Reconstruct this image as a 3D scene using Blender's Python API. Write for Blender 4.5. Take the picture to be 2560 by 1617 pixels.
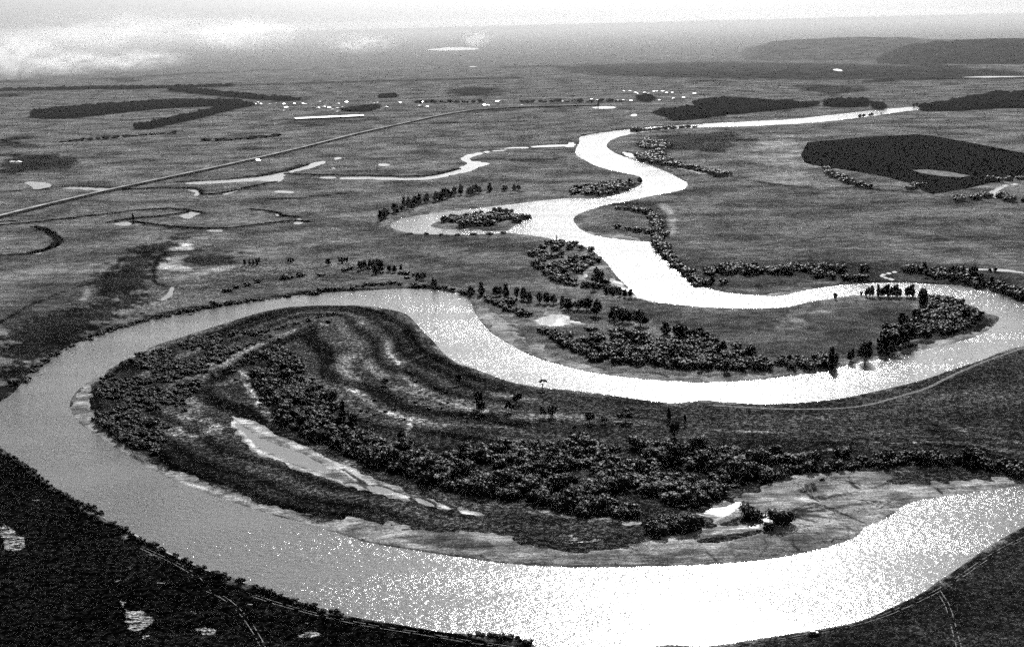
import bpy, math, random
import numpy as np
from mathutils import Vector, Matrix

for o in list(bpy.data.objects):
    bpy.data.objects.remove(o, do_unlink=True)
SC = bpy.context.scene
COL = SC.collection
RAD = math.radians
rng = np.random.default_rng(7)
random.seed(7)

# ------------------------------------------------------------------ camera
CAM_H, FPX, PW, PH = 230.0, 3556.0, 2560.0, 1617.0
ROLL = -math.atan(0.0245)
PITCH = math.atan((PH / 2 - 62.0) * math.cos(ROLL) / FPX)
cd = bpy.data.cameras.new('camera')
cd.sensor_width = 36.0
cd.sensor_fit = 'HORIZONTAL'
cd.lens = FPX / PW * 36.0
cd.clip_start, cd.clip_end = 1.0, 300000.0
cam = bpy.data.objects.new('camera', cd)
COL.objects.link(cam)
CM = Matrix.Rotation(math.pi / 2 - PITCH, 3, 'X') @ Matrix.Rotation(ROLL, 3, 'Z')
cam.matrix_world = Matrix.Translation((0, 0, CAM_H)) @ CM.to_4x4()
SC.camera = cam
CMn = np.array(CM)

# ------------------------------------------------------------------ light
SUN_EL, SUN_AZ = RAD(32.0), RAD(8.0)          # azimuth to the right of +Y
SUN_DIR = Vector((math.sin(SUN_AZ) * math.cos(SUN_EL), math.cos(SUN_AZ) * math.cos(SUN_EL), math.sin(SUN_EL)))
w = bpy.data.worlds.new('World')
SC.world = w
w.use_nodes = True
wn = w.node_tree
wn.nodes.clear()
sky = wn.nodes.new('ShaderNodeTexSky')
sky.sky_type = 'NISHITA'
sky.sun_disc = False
sky.sun_elevation = SUN_EL
sky.sun_rotation = SUN_AZ
sky.altitude = 200
sky.air_density, sky.dust_density, sky.ozone_density = 1.0, 3.0, 1.0
bw = wn.nodes.new('ShaderNodeRGBToBW')
bg = wn.nodes.new('ShaderNodeBackground')
bg.inputs['Strength'].default_value = 0.066
wo = wn.nodes.new('ShaderNodeOutputWorld')
wn.links.new(sky.outputs[0], bw.inputs[0])
wn.links.new(bw.outputs[0], bg.inputs[0])
wn.links.new(bg.outputs[0], wo.inputs[0])
sl = bpy.data.lights.new('sun', 'SUN')
sl.energy = 5.0
sl.angle = RAD(0.53)
sun = bpy.data.objects.new('sun', sl)
sun.rotation_euler = SUN_DIR.to_track_quat('Z', 'Y').to_euler()
COL.objects.link(sun)
vs = SC.view_settings
vs.view_transform = 'Standard'
vs.look = 'None'
vs.exposure = 0.55
vs.gamma = 1.0
vs.use_curve_mapping = False
cy = SC.cycles
cy.use_denoising = False
cy.max_bounces = 5
cy.diffuse_bounces = 2
cy.glossy_bounces = 2
cy.transmission_bounces = 2
cy.volume_bounces = 0
cy.transparent_max_bounces = 8
cy.sample_clamp_indirect = 4.0
cy.use_adaptive_sampling = True
cy.adaptive_threshold = 0.05
cy.adaptive_min_samples = 12

# ------------------------------------------------------------------ picture points to places
TS = 900 / 2408
TILES = {'A': (0, 0, 1280 / 2408), 'B': (1280, 0, 1280 / 2408), 'C': (0, 380, TS), 'D': (850, 380, TS), 'E': (1660, 380, TS),
         'F': (0, 700, TS), 'G': (850, 700, TS), 'H': (1660, 700, TS), 'I': (0, 1100, TS), 'J': (850, 1100, TS), 'K': (1660, 1100, TS),
         'O': (0, 0, 2560 / 2408), 'S': (0, 0, 1.0),
         'v': (620, 220, 500 / 2408), 'u': (1480, 200, 500 / 2408), 'x': (2060, 200, 500 / 2408), 'y': (1080, 220, 500 / 2408),
         'm': (1740, 1200, 320 / 2408), 'n': (1330, 900, 400 / 2408)}


def px(tile, pts):
    ox, oy, s = TILES[tile]
    a = np.asarray(pts, float).reshape(-1, 2)
    return np.column_stack([ox + a[:, 0] * s, oy + a[:, 1] * s])


def trace(*runs):
    """alternating tile, flat list ... -> picture points"""
    out = []
    for i in range(0, len(runs), 2):
        out.append(px(runs[i], runs[i + 1]))
    return np.vstack(out)


def ground(p, z=0.0):
    """picture points -> places on the level z"""
    p = np.asarray(p, float).reshape(-1, 2)
    d = np.column_stack([(p[:, 0] - PW / 2) / FPX, (PH / 2 - p[:, 1]) / FPX, -np.ones(len(p))]) @ CMn.T
    d[:, 2] = np.minimum(d[:, 2], -0.0035)
    t = (z - CAM_H) / d[:, 2]
    return d[:, :2] * t[:, None]


def G(tile, pts, z=0.0):
    return ground(px(tile, pts), z)


def chaikin(P, n=1, closed=True):
    P = np.asarray(P, float)
    for _ in range(n):
        if closed:
            Q = np.roll(P, -1, 0)
            P = np.stack([0.75 * P + 0.25 * Q, 0.25 * P + 0.75 * Q], 1).reshape(-1, 2)
        else:
            A, B = P[:-1], P[1:]
            M = np.stack([0.75 * A + 0.25 * B, 0.25 * A + 0.75 * B], 1).reshape(-1, 2)
            P = np.vstack([P[:1], M, P[-1:]])
    return P


# ------------------------------------------------------------------ materials
class N:
    def __init__(s, name):
        s.m = bpy.data.materials.new(name)
        s.m.use_nodes = True
        s.t = s.m.node_tree
        s.t.nodes.clear()

    def n(s, kind, **kw):
        nd = s.t.nodes.new('ShaderNode' + kind)
        for k, v in kw.items():
            setattr(nd, k, v)
        return nd

    def put(s, sock, v):
        if isinstance(v, bpy.types.NodeSocket):
            s.t.links.new(v, sock)
        elif isinstance(v, (int, float)) and sock.type in ('RGBA',):
            sock.default_value = (v, v, v, 1)
        else:
            sock.default_value = v

    def math(s, op, a, b=0.0, c=0.0, clamp=False):
        nd = s.n('Math', operation=op, use_clamp=clamp)
        for i, v in enumerate((a, b, c)):
            if nd.inputs[i].enabled or i < 2:
                s.put(nd.inputs[i], v)
        return nd.outputs[0]

    def noise(s, vec, scale, detail=4, rough=0.55, dist=0.0):
        nd = s.n('TexNoise')
        s.put(nd.inputs['Vector'], vec)
        nd.inputs['Scale'].default_value = scale
        nd.inputs['Detail'].default_value = detail
        nd.inputs['Roughness'].default_value = rough
        nd.inputs['Distortion'].default_value = dist
        return nd.outputs[0]

    def ramp(s, v, a, b, lo=0.0, hi=1.0, smooth=True):
        nd = s.n('MapRange', interpolation_type='SMOOTHSTEP' if smooth else 'LINEAR')
        s.put(nd.inputs[0], v)
        for i, x in enumerate((a, b, lo, hi)):
            s.put(nd.inputs[i + 1], x)
        return nd.outputs[0]

    def mapping(s, vec, scale=(1, 1, 1), rot=(0, 0, 0)):
        nd = s.n('Mapping')
        s.put(nd.inputs[0], vec)
        nd.inputs['Scale'].default_value = scale
        nd.inputs['Rotation'].default_value = rot
        return nd.outputs[0]

    def mix(s, f, a, b):
        nd = s.n('Mix', data_type='FLOAT')
        s.put(nd.inputs[0], f)
        s.put(nd.inputs[2], a)
        s.put(nd.inputs[3], b)
        return nd.outputs[0]

    def attr(s, name):
        return s.n('Attribute', attribute_name=name).outputs['Fac']

    def pos(s):
        return s.n('NewGeometry').outputs['Position']

    def bsdf(s, color, rough=0.8, spec=0.3, normal=None, **kw):
        b = s.n('BsdfPrincipled')
        s.put(b.inputs['Base Color'], color)
        s.put(b.inputs['Roughness'], rough)
        s.put(b.inputs['Specular IOR Level'], spec)
        if normal is not None:
            s.put(b.inputs['Normal'], normal)
        for k, v in kw.items():
            s.put(b.inputs[k], v)
        return b.outputs[0]

    def bump(s, h, dist, strength=1.0):
        b = s.n('Bump')
        s.put(b.inputs['Height'], h)
        b.inputs['Distance'].default_value = dist
        b.inputs['Strength'].default_value = strength
        return b.outputs[0]

    def out(s, shader, volume=None):
        o = s.n('OutputMaterial')
        if shader is not None:
            s.t.links.new(shader, o.inputs[0])
        if volume is not None:
            s.t.links.new(volume, o.inputs[1])
        return s.m


def mat_plain(name, val, rough=0.8, spec=0.3, var=0.35, scale=0.5, **kw):
    a = N(name)
    n = a.noise(a.pos(), scale, 5, 0.65)
    c = a.math('MULTIPLY', val, a.ramp(n, 0.3, 0.7, 1 - var, 1 + var))
    return a.out(a.bsdf(c, rough, spec, **kw))


def mat_ground():
    a = N('meadow_and_sand')
    p = a.pos()
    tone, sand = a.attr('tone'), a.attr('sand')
    rough = a.attr('scrub')
    big = a.noise(p, 0.011, 5, 0.6)
    mid = a.noise(p, 0.09, 6, 0.7)
    fine = a.noise(p, 0.9, 5, 0.75)
    streak = a.noise(a.mapping(p, (0.016, 0.036, 1), (0, 0, 0.45)), 1.0, 6, 0.7, 0.9)
    g = a.math('MULTIPLY', a.ramp(big, 0.32, 0.68, 0.45, 1.6), a.ramp(mid, 0.32, 0.68, 0.5, 1.55))
    g = a.math('MULTIPLY', g, a.ramp(streak, 0.33, 0.67, 0.68, 1.34))
    sp = a.ramp(fine, 0.4, 0.66, 0.12, 2.4)
    g = a.math('MULTIPLY', g, sp)
    sp2 = a.mix(rough, 1.0, a.ramp(a.noise(p, 0.33, 4, 0.7), 0.46, 0.6, 0.1, 2.3))
    g = a.math('MULTIPLY', g, sp2)
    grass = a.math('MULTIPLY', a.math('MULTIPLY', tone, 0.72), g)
    # sand: pale drained silt with dark branching rills and damp bands
    wv = a.noise(p, 0.05, 4, 0.6)
    def vein(scale, rot, wdt, seed):
        v_ = a.noise(a.mapping(p, scale, (0, 0, rot)), 1.0, 5, 0.6, 1.2 + seed)
        return a.ramp(a.math('ABSOLUTE', a.math('SUBTRACT', v_, 0.5)), 0.0, wdt, 0.3, 1.0)
    rill = a.math('MULTIPLY', vein((0.02, 0.09, 1), 0.35, 0.012, 0.0), vein((0.1, 0.03, 1), 0.5, 0.010, 0.5))
    rill = a.mix(a.ramp(a.noise(p, 0.045, 3), 0.44, 0.56), 1.0, rill)
    s = a.math('MULTIPLY', a.ramp(wv, 0.32, 0.68, 0.42, 1.5), rill)
    s = a.math('MULTIPLY', s, a.ramp(fine, 0.35, 0.66, 0.45, 1.5))
    s = a.math('MULTIPLY', s, a.ramp(a.noise(a.mapping(p, (0.06, 0.3, 1), (0, 0, 0.3)), 1.0, 5, 0.7, 0.8), 0.34, 0.64, 0.5, 1.35))
    s = a.math('MULTIPLY', s, a.attr('silt'))
    edge = a.math('ADD', sand, a.math('MULTIPLY', a.math('SUBTRACT', mid, 0.5), 1.1))
    f = a.ramp(edge, 0.42, 0.58)
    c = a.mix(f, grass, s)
    # pale flecks: painted sun glint on wet patches, and broken sward
    pale = a.attr('pale')
    fl = a.ramp(a.math('ADD', a.noise(a.mapping(p, (0.16, 0.55, 1), (0, 0, 0.12)), 1.0, 6, 0.8), a.math('MULTIPLY', pale, 0.26)), 0.74, 0.80)
    c = a.mix(fl, c, a.math('MULTIPLY', 0.34, sp))
    nrm = a.bump(a.math('ADD', a.math('MULTIPLY', fine, 0.35), mid), 0.9, 0.7)
    return a.out(a.bsdf(c, 1.0, 0.0, nrm))


def mat_water(name, base=0.06, amp=0.05, rough=0.12):
    a = N(name)
    p = a.pos()
    w1 = a.noise(a.mapping(p, (0.26, 0.45, 1), (0, 0, 0.5)), 1.0, 3, 0.6, 0.4)
    w2 = a.noise(a.mapping(p, (1.5, 2.2, 1), (0, 0, -0.3)), 1.0, 2, 0.5)
    calm = a.ramp(a.noise(a.mapping(p, (0.008, 0.02, 1), (0, 0, 0.1)), 1.0, 3, 0.6), 0.32, 0.68, 0.55, 1.15)
    h = a.math('MULTIPLY', a.math('ADD', w1, a.math('MULTIPLY', w2, 0.3)), calm)
    nrm = a.bump(h, amp, 1.0)
    return a.out(a.bsdf(base, rough, 0.5, nrm, IOR=1.33))


def mat_leaf(name, val, tr=0.3, spec=0.04):
    a = N(name)
    oi = a.n('ObjectInfo').outputs['Random']
    n = a.noise(a.pos(), 0.8, 3, 0.6)
    c = a.math('MULTIPLY', a.math('MULTIPLY', val, a.ramp(n, 0.3, 0.7, 0.6, 1.5)), a.math('ADD', 0.75, a.math('MULTIPLY', oi, 0.5)))
    b = a.bsdf(c, 0.48, spec)
    t = a.n('BsdfTranslucent')
    a.put(t.inputs[0], a.math('MULTIPLY', c, 1.3))
    mx = a.n('MixShader')
    mx.inputs[0].default_value = tr
    a.t.links.new(b, mx.inputs[1])
    a.t.links.new(t.outputs[0], mx.inputs[2])
    return a.out(mx.outputs[0])


M = {}
M['ground'] = mat_ground()
M['river'] = mat_water('river_water', 0.085, 0.50, 0.15)
M['pond'] = mat_water('still_water', 0.09, 0.12, 0.18)
M['leaf'] = mat_leaf('willow_leaves', 0.017, 0.05, 0.04)
M['leaf_dark'] = mat_leaf('dark_leaves', 0.013, 0.05, 0.02)
M['wood'] = mat_leaf('distant_canopy', 0.022, 0.05, 0.0)
M['reed'] = mat_leaf('shade_reeds', 0.010, 0.1, 0.0)
M['bark'] = mat_plain('bark', 0.06, 0.9, 0.2)
M['dead'] = mat_plain('bleached_wood', 0.55, 0.8, 0.2)
M['drift'] = mat_plain('wet_driftwood', 0.03, 0.8, 0.3)
M['road'] = mat_plain('pale_gravel', 0.32, 1.0, 0.0, 0.45, 0.04)
M['bank'] = mat_plain('embankment_grass', 0.02, 1.0, 0.0, 0.4, 0.1)
M['rut'] = mat_plain('dusty_rut', 0.15, 1.0, 0.0, 0.8, 0.5)
M['plough'] = mat_plain('dark_ploughland', 0.005, 1.0, 0.0, 0.6, 0.08)
M['stubble'] = mat_plain('pale_stubble', 0.16, 1.0, 0.0, 0.4, 0.1)
M['hill'] = mat_plain('hill_grass', 0.055, 1.0, 0.0, 0.75, 0.012)
M['hillwood'] = mat_plain('hill_woods', 0.02, 1.0, 0.0, 0.85, 0.02)
M['wall'] = mat_plain('whitewashed_wall', 0.7, 0.8, 0.3, 0.1)
M['roof'] = mat_plain('bright_sheet_roof', 0.85, 0.38, 0.6, 0.08, 0.5, Metallic=0.6)
M['paint'] = mat_plain('dark_car_paint', 0.03, 0.3, 0.5, 0.1)
M['white_paint'] = mat_plain('white_car_paint', 0.8, 0.3, 0.5, 0.05)
M['rubber'] = mat_plain('rubber', 0.02, 0.8, 0.2, 0.1)
M['glass'] = mat_plain('car_glass', 0.03, 0.08, 0.6, 0.05)
M['boat'] = mat_plain('tarred_boat', 0.02, 0.6, 0.4, 0.1)


# ------------------------------------------------------------------ mesh helpers
def mesh_np(name, V, F, mat):
    V = np.asarray(V, np.float32).reshape(-1, 3)
    F = np.asarray(F, np.int32)
    k = F.shape[1]
    me = bpy.data.meshes.new(name)
    me.vertices.add(len(V))
    me.vertices.foreach_set('co', V.ravel())
    me.loops.add(F.size)
    me.loops.foreach_set('vertex_index', F.ravel())
    me.polygons.add(len(F))
    me.polygons.foreach_set('loop_start', np.arange(0, F.size, k, dtype=np.int32))
    me.update(calc_edges=True)
    if mat is not None:
        me.materials.append(mat)
    return me


def mesh_poly(name, V, F, mat):
    me = bpy.data.meshes.new(name)
    me.from_pydata([tuple(map(float, v)) for v in V], [], [tuple(int(i) for i in f) for f in F])
    me.materials.append(mat)
    me.update()
    return me


def tag(o, label=None, cat=None, group=None, kind=None):
    if label: o['label'] = label
    if cat: o['category'] = cat
    if group: o['group'] = group
    if kind: o['kind'] = kind
    return o


def obj(name, me, parent=None, loc=None, rz=0.0, sc=None):
    o = bpy.data.objects.new(name, me)
    COL.objects.link(o)
    if loc is not None: o.location = loc
    if rz: o.rotation_euler = (0, 0, rz)
    if sc is not None: o.scale = sc
    if parent is not None: o.parent = parent
    return o


def empty(name, loc, rz=0.0, sc=None):
    o = obj(name, None, None, loc, rz, sc)
    o.empty_display_size = 0.5
    return o


def ico(sub):
    import bmesh
    bm = bmesh.new()
    bmesh.ops.create_icosphere(bm, subdivisions=sub, radius=1.0)
    bm.verts.ensure_lookup_table()
    V = np.array([v.co[:] for v in bm.verts])
    F = np.array([[v.index for v in f.verts] for f in bm.faces])
    bm.free()
    return V, F


ICO1, ICO2, ICO3 = ico(1), ico(2), ico(3)


def tube(pts, rad, k=6):
    """tapered tube along points -> V, F(quads)"""
    pts = np.asarray(pts, float)
    V, F = [], []
    for i, p in enumerate(pts):
        d = pts[min(i + 1, len(pts) - 1)] - pts[max(i - 1, 0)]
        d = d / (np.linalg.norm(d) + 1e-9)
        u = np.cross(d, [0.31, 0.9, 0.2]); u /= np.linalg.norm(u) + 1e-9
        v = np.cross(d, u)
        for j in range(k):
            t = 2 * math.pi * j / k
            V.append(p + (u * math.cos(t) + v * math.sin(t)) * rad[i])
    for i in range(len(pts) - 1):
        for j in range(k):
            F.append((i * k + j, i * k + (j + 1) % k, (i + 1) * k + (j + 1) % k, (i + 1) * k + j))
    return np.array(V), np.array(F)


def join(parts):
    V, F, o = [], [], 0
    for v, f in parts:
        V.append(v); F.append(np.asarray(f) + o); o += len(v)
    return np.vstack(V), np.vstack(F)


def tri2quad(F):
    return np.column_stack([F, F[:, 2]])


def leaves(lobes, n, size, r, up=0.25):
    """n leaf-clump triangles spread over the lobes' shells"""
    cs = np.array([l[0] for l in lobes]); rs = np.array([l[1] for l in lobes])
    wgt = (rs[:, 0] * rs[:, 1] + rs[:, 0] * rs[:, 2] + rs[:, 1] * rs[:, 2])
    k = r.choice(len(lobes), n, p=wgt / wgt.sum())
    d = r.normal(size=(n, 3)); d /= np.linalg.norm(d, axis=1)[:, None]
    P = cs[k] + d * rs[k] * r.uniform(0.78, 1.12, (n, 1))
    nr = d + r.normal(size=(n, 3)) * 0.55 + np.array([0, 0, up]); nr /= np.linalg.norm(nr, axis=1)[:, None]
    u = np.cross(nr, r.normal(size=(n, 3))); u /= np.linalg.norm(u, axis=1)[:, None]
    v = np.cross(nr, u)
    s = size * r.uniform(0.6, 1.5, (n, 1))
    V = np.stack([P + u * s, P - 0.5 * u * s + 0.8 * v * s, P - 0.5 * u * s - 0.8 * v * s], 1).reshape(-1, 3)
    return V, np.arange(3 * n).reshape(-1, 3)


def core(lobes, r, base=ICO1, f=0.82):
    out = []
    for c, s in lobes:
        V = base[0] * (1 + r.normal(size=(len(base[0]), 1)) * 0.10)
        out.append((V * np.array(s) * f + np.array(c), base[1]))
    return join(out)


def crown_mesh(name, kind, seed, nleaf, lsize, mat):
    """unit crown: height 1 from the ground, radius about 0.5 unless noted"""
    r = np.random.default_rng(seed)
    L = []
    if kind == 'bush':          # wide mound
        for i in range(7):
            t = r.uniform(0, 6.28); q = r.uniform(0.1, 0.42)
            s = r.uniform(0.24, 0.36)
            L.append(((q * math.cos(t), q * math.sin(t), r.uniform(0.22, 0.62)), (s, s, s * r.uniform(0.85, 1.15))))
        L.append(((0, 0, 0.3), (0.42, 0.42, 0.34)))
    elif kind == 'round':       # tree with clear trunk
        for i in range(10):
            t = r.uniform(0, 6.28); q = r.uniform(0.08, 0.3)
            s = r.uniform(0.15, 0.24)
            L.append(((q * math.cos(t), q * math.sin(t), r.uniform(0.42, 0.84)), (s, s, s)))
        L.append(((0, 0, 0.62), (0.28, 0.28, 0.27)))
    elif kind == 'full':        # tree leafed nearly to the ground
        for i in range(12):
            z = r.uniform(0.14, 0.86); q = r.uniform(0.05, 0.3) * (1.1 - z * 0.6)
            t = r.uniform(0, 6.28); s = r.uniform(0.14, 0.24) * (1.15 - 0.5 * z)
            L.append(((q * math.cos(t), q * math.sin(t), z), (s, s, s * 1.15)))
        L.append(((0, 0, 0.45), (0.24, 0.24, 0.38)))
    elif kind == 'far':         # crown of a tree that only shows within a distant wood
        for i in range(4):
            t = 1.57 * i + r.uniform(-0.4, 0.4); s = r.uniform(0.22, 0.3)
            L.append(((0.2 * math.cos(t), 0.2 * math.sin(t), r.uniform(0.4, 0.68)), (s, s, s * 1.15)))
        L.append(((0, 0, 0.32), (0.3, 0.3, 0.32)))
    elif kind == 'poplar':
        for i in range(9):
            z = 0.14 + 0.1 * i; s = (0.13 if 1 < i < 6 else 0.10) * r.uniform(0.8, 1.2)
            L.append(((r.normal() * 0.03, r.normal() * 0.03, z), (s, s, s * 1.2)))
    V, F = join([leaves(L, nleaf, lsize, r), core(L, r)])
    return mesh_np(name, V, F, mat)


def trunk_mesh(name, kind, seed, mat):
    r = np.random.default_rng(seed)
    top = {'round': 0.7, 'full': 0.6, 'poplar': 0.9}[kind]
    parts = [tube([(0, 0, -0.03), (0.01, 0.0, 0.2), (0.0, 0.015, 0.45), (0.01, 0, top)], [0.035, 0.027, 0.02, 0.007])]
    for i in range(4):
        t = r.uniform(0, 6.28); z = r.uniform(0.28, 0.5); q = 0.22 if kind != 'poplar' else 0.07
        parts.append(tube([(0, 0, z), (q * .5 * math.cos(t), q * .5 * math.sin(t), z + 0.12), (q * math.cos(t), q * math.sin(t), z + 0.22)], [0.014, 0.01, 0.004], 5))
    V, F = join(parts)
    return mesh_np(name, V, F, mat)


# ------------------------------------------------------------------ traced outlines (picture points)
bank_a = trace(
    'S', [2345, 262],
    'B', [1915, 505, 1830, 508, 1700, 520, 1480, 545, 1300, 565, 1060, 575, 830, 588, 640, 600, 450, 620, 340, 637, 312, 650, 322, 668, 300, 700],
    'D', [1575, 5, 1590, 30, 1650, 60, 1700, 90, 1800, 118, 1900, 140, 2000, 160, 2025, 185, 2020, 210, 1990, 235, 1900, 275, 1800, 300, 1740, 314,
          1550, 310, 1350, 325, 1200, 345, 1060, 360, 950, 375, 800, 395, 650, 410, 500, 430, 400, 450, 325, 490, 360, 515, 420, 530, 470, 545, 600, 550,
          800, 555, 1000, 548, 1130, 540, 1200, 548, 1300, 560, 1400, 575, 1450, 592, 1530, 605, 1600, 620, 1680, 650, 1740, 700, 1790, 745, 1820, 790,
          1860, 840, 1905, 880, 1960, 940, 1990, 965, 2100, 1000, 2200, 1015, 2300, 1025, 2400, 1037],
    'E', [400, 1045, 600, 1048, 800, 1042, 900, 1020, 1000, 995, 1100, 985, 1200, 965, 1300, 955, 1400, 965, 1670, 968, 1760, 970, 1900, 975, 2000, 1010,
          2080, 1050, 2160, 1080, 2230, 1095, 2250, 1110, 2230, 1140, 2180, 1190, 2100, 1235, 2000, 1265, 1900, 1295, 1800, 1310, 1700, 1330, 1600, 1350,
          1500, 1372],
    'H', [1380, 545, 1250, 562, 1170, 590, 1000, 622, 800, 652, 600, 672, 400, 685, 200, 687, 20, 677],
    'G', [2000, 665, 1850, 645, 1700, 625, 1550, 590, 1400, 550, 1300, 515, 1200, 470, 1100, 410, 1000, 350, 950, 290, 905, 230, 885, 180, 870, 120,
          800, 90, 700, 70, 600, 62, 450, 55, 300, 62, 150, 70],
    'F', [2200, 85, 2000, 100, 1800, 125, 1600, 155, 1400, 190, 1200, 225, 1050, 255, 900, 290, 750, 335, 600, 385, 450, 445, 350, 510, 250, 580, 160, 650,
          130, 710, 60, 780, 0, 805],
    'S', [-20, 1030, -28, 1060, -15, 1095, 0, 1113],
    'I', [70, 100, 150, 155, 230, 215, 330, 300, 400, 330, 470, 380, 560, 430, 650, 480, 750, 545, 860, 595, 960, 660, 1060, 715, 1200, 780, 1350, 850,
          1500, 900, 1650, 950, 1800, 1005, 1950, 1060, 2100, 1110, 2300, 1165],
    'J', [134, 1190, 300, 1215, 500, 1250, 700, 1285, 900, 1300, 1050, 1310, 1200, 1325, 1280, 1355, 1320, 1383],
    'S', [1400, 1630, 1500, 1640, 1600, 1622],
    'K', [0, 1365, 100, 1370, 250, 1380, 400, 1365, 560, 1335, 800, 1300, 1000, 1270, 1200, 1235, 1350, 1195, 1450, 1150, 1600, 1080, 1720, 1025, 1830, 940,
          1900, 900, 2000, 830, 2150, 720, 2300, 630, 2408, 575],
    'S', [2700, 1245, 2850, 1222])
bank_b = trace(
    'S', [2345, 266],
    'B', [1915, 515, 1800, 530, 1700, 545, 1500, 570, 1300, 585, 1060, 595, 850, 600, 700, 610, 560, 630, 490, 645, 440, 675, 450, 700, 500, 730, 550, 748],
    'D', [1830, 0, 1900, 35, 1990, 60, 2100, 100, 2200, 140, 2290, 190, 2335, 215, 2300, 245, 2270, 260, 2150, 280, 2000, 310, 1900, 335, 1800, 345, 1700, 375,
          1600, 410, 1565, 435, 1558, 460, 1590, 505, 1660, 550, 1780, 575, 1900, 590, 2000, 600, 2085, 602, 2110, 630, 2150, 680, 2200, 730, 2260, 780,
          2330, 830],
    'E', [220, 870, 250, 890, 300, 915, 400, 940, 550, 955, 700, 965, 800, 965, 900, 937, 1000, 917, 1100, 902, 1250, 885, 1400, 876, 1550, 875, 1700, 880,
          1900, 890, 2000, 895, 2150, 915, 2300, 955, 2408, 995],
    'S', [2620, 775, 2690, 808, 2710, 840, 2670, 858, 2610, 860],
    'H', [2408, 440, 2300, 460, 2200, 500, 2140, 530, 2000, 575, 1900, 605, 1800, 645, 1650, 690, 1500, 725, 1300, 770, 1150, 800, 1000, 815, 850, 828, 700, 832,
          550, 828, 400, 818, 240, 805, 150, 820],
    'G', [2200, 825, 2000, 800, 1800, 770, 1600, 745, 1400, 725, 1300, 712, 1150, 685, 1050, 650, 950, 610, 850, 575, 780, 555, 700, 495, 650, 440, 620, 400,
          560, 350, 520, 300, 480, 255, 450, 230, 400, 210, 300, 190, 200, 175, 100, 170],
    'F', [2200, 170, 2000, 175, 1900, 185, 1750, 212, 1600, 257, 1400, 322, 1200, 384, 1000, 448, 850, 524, 720, 600, 600, 670, 510, 740, 465, 810, 465, 870,
          510, 940, 600, 1010, 720, 1090, 850, 1170, 1000, 1260],
    'I', [1200, 290, 1400, 365, 1600, 430, 1800, 495, 2000, 545, 2130, 585, 2300, 635],
    'J', [200, 690, 400, 725, 600, 755, 800, 785, 1000, 812, 1200, 835, 1400, 848, 1700, 855, 2000, 850, 2200, 843],
    'K', [0, 845, 200, 840, 500, 820, 700, 800, 900, 765, 1050, 730, 1150, 700, 1250, 670, 1310, 630, 1330, 590, 1370, 570, 1450, 545, 1550, 490, 1600, 440,
          1700, 405, 1800, 390, 1950, 370, 2100, 345, 2300, 315, 2408, 310],
    'S', [2700, 1208, 2850, 1195])
RIVER_PX = np.vstack([bank_a, bank_b[::-1]])
ISLAND_PX = px('D', [590, 490, 640, 470, 690, 452, 850, 432, 1020, 412, 1160, 408, 1240, 415, 1230, 430, 1190, 470, 1140, 520, 1100, 530, 950, 532, 800, 522, 650, 515])

Z_RIVER, Z_POND = -1.2, -0.25
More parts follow.
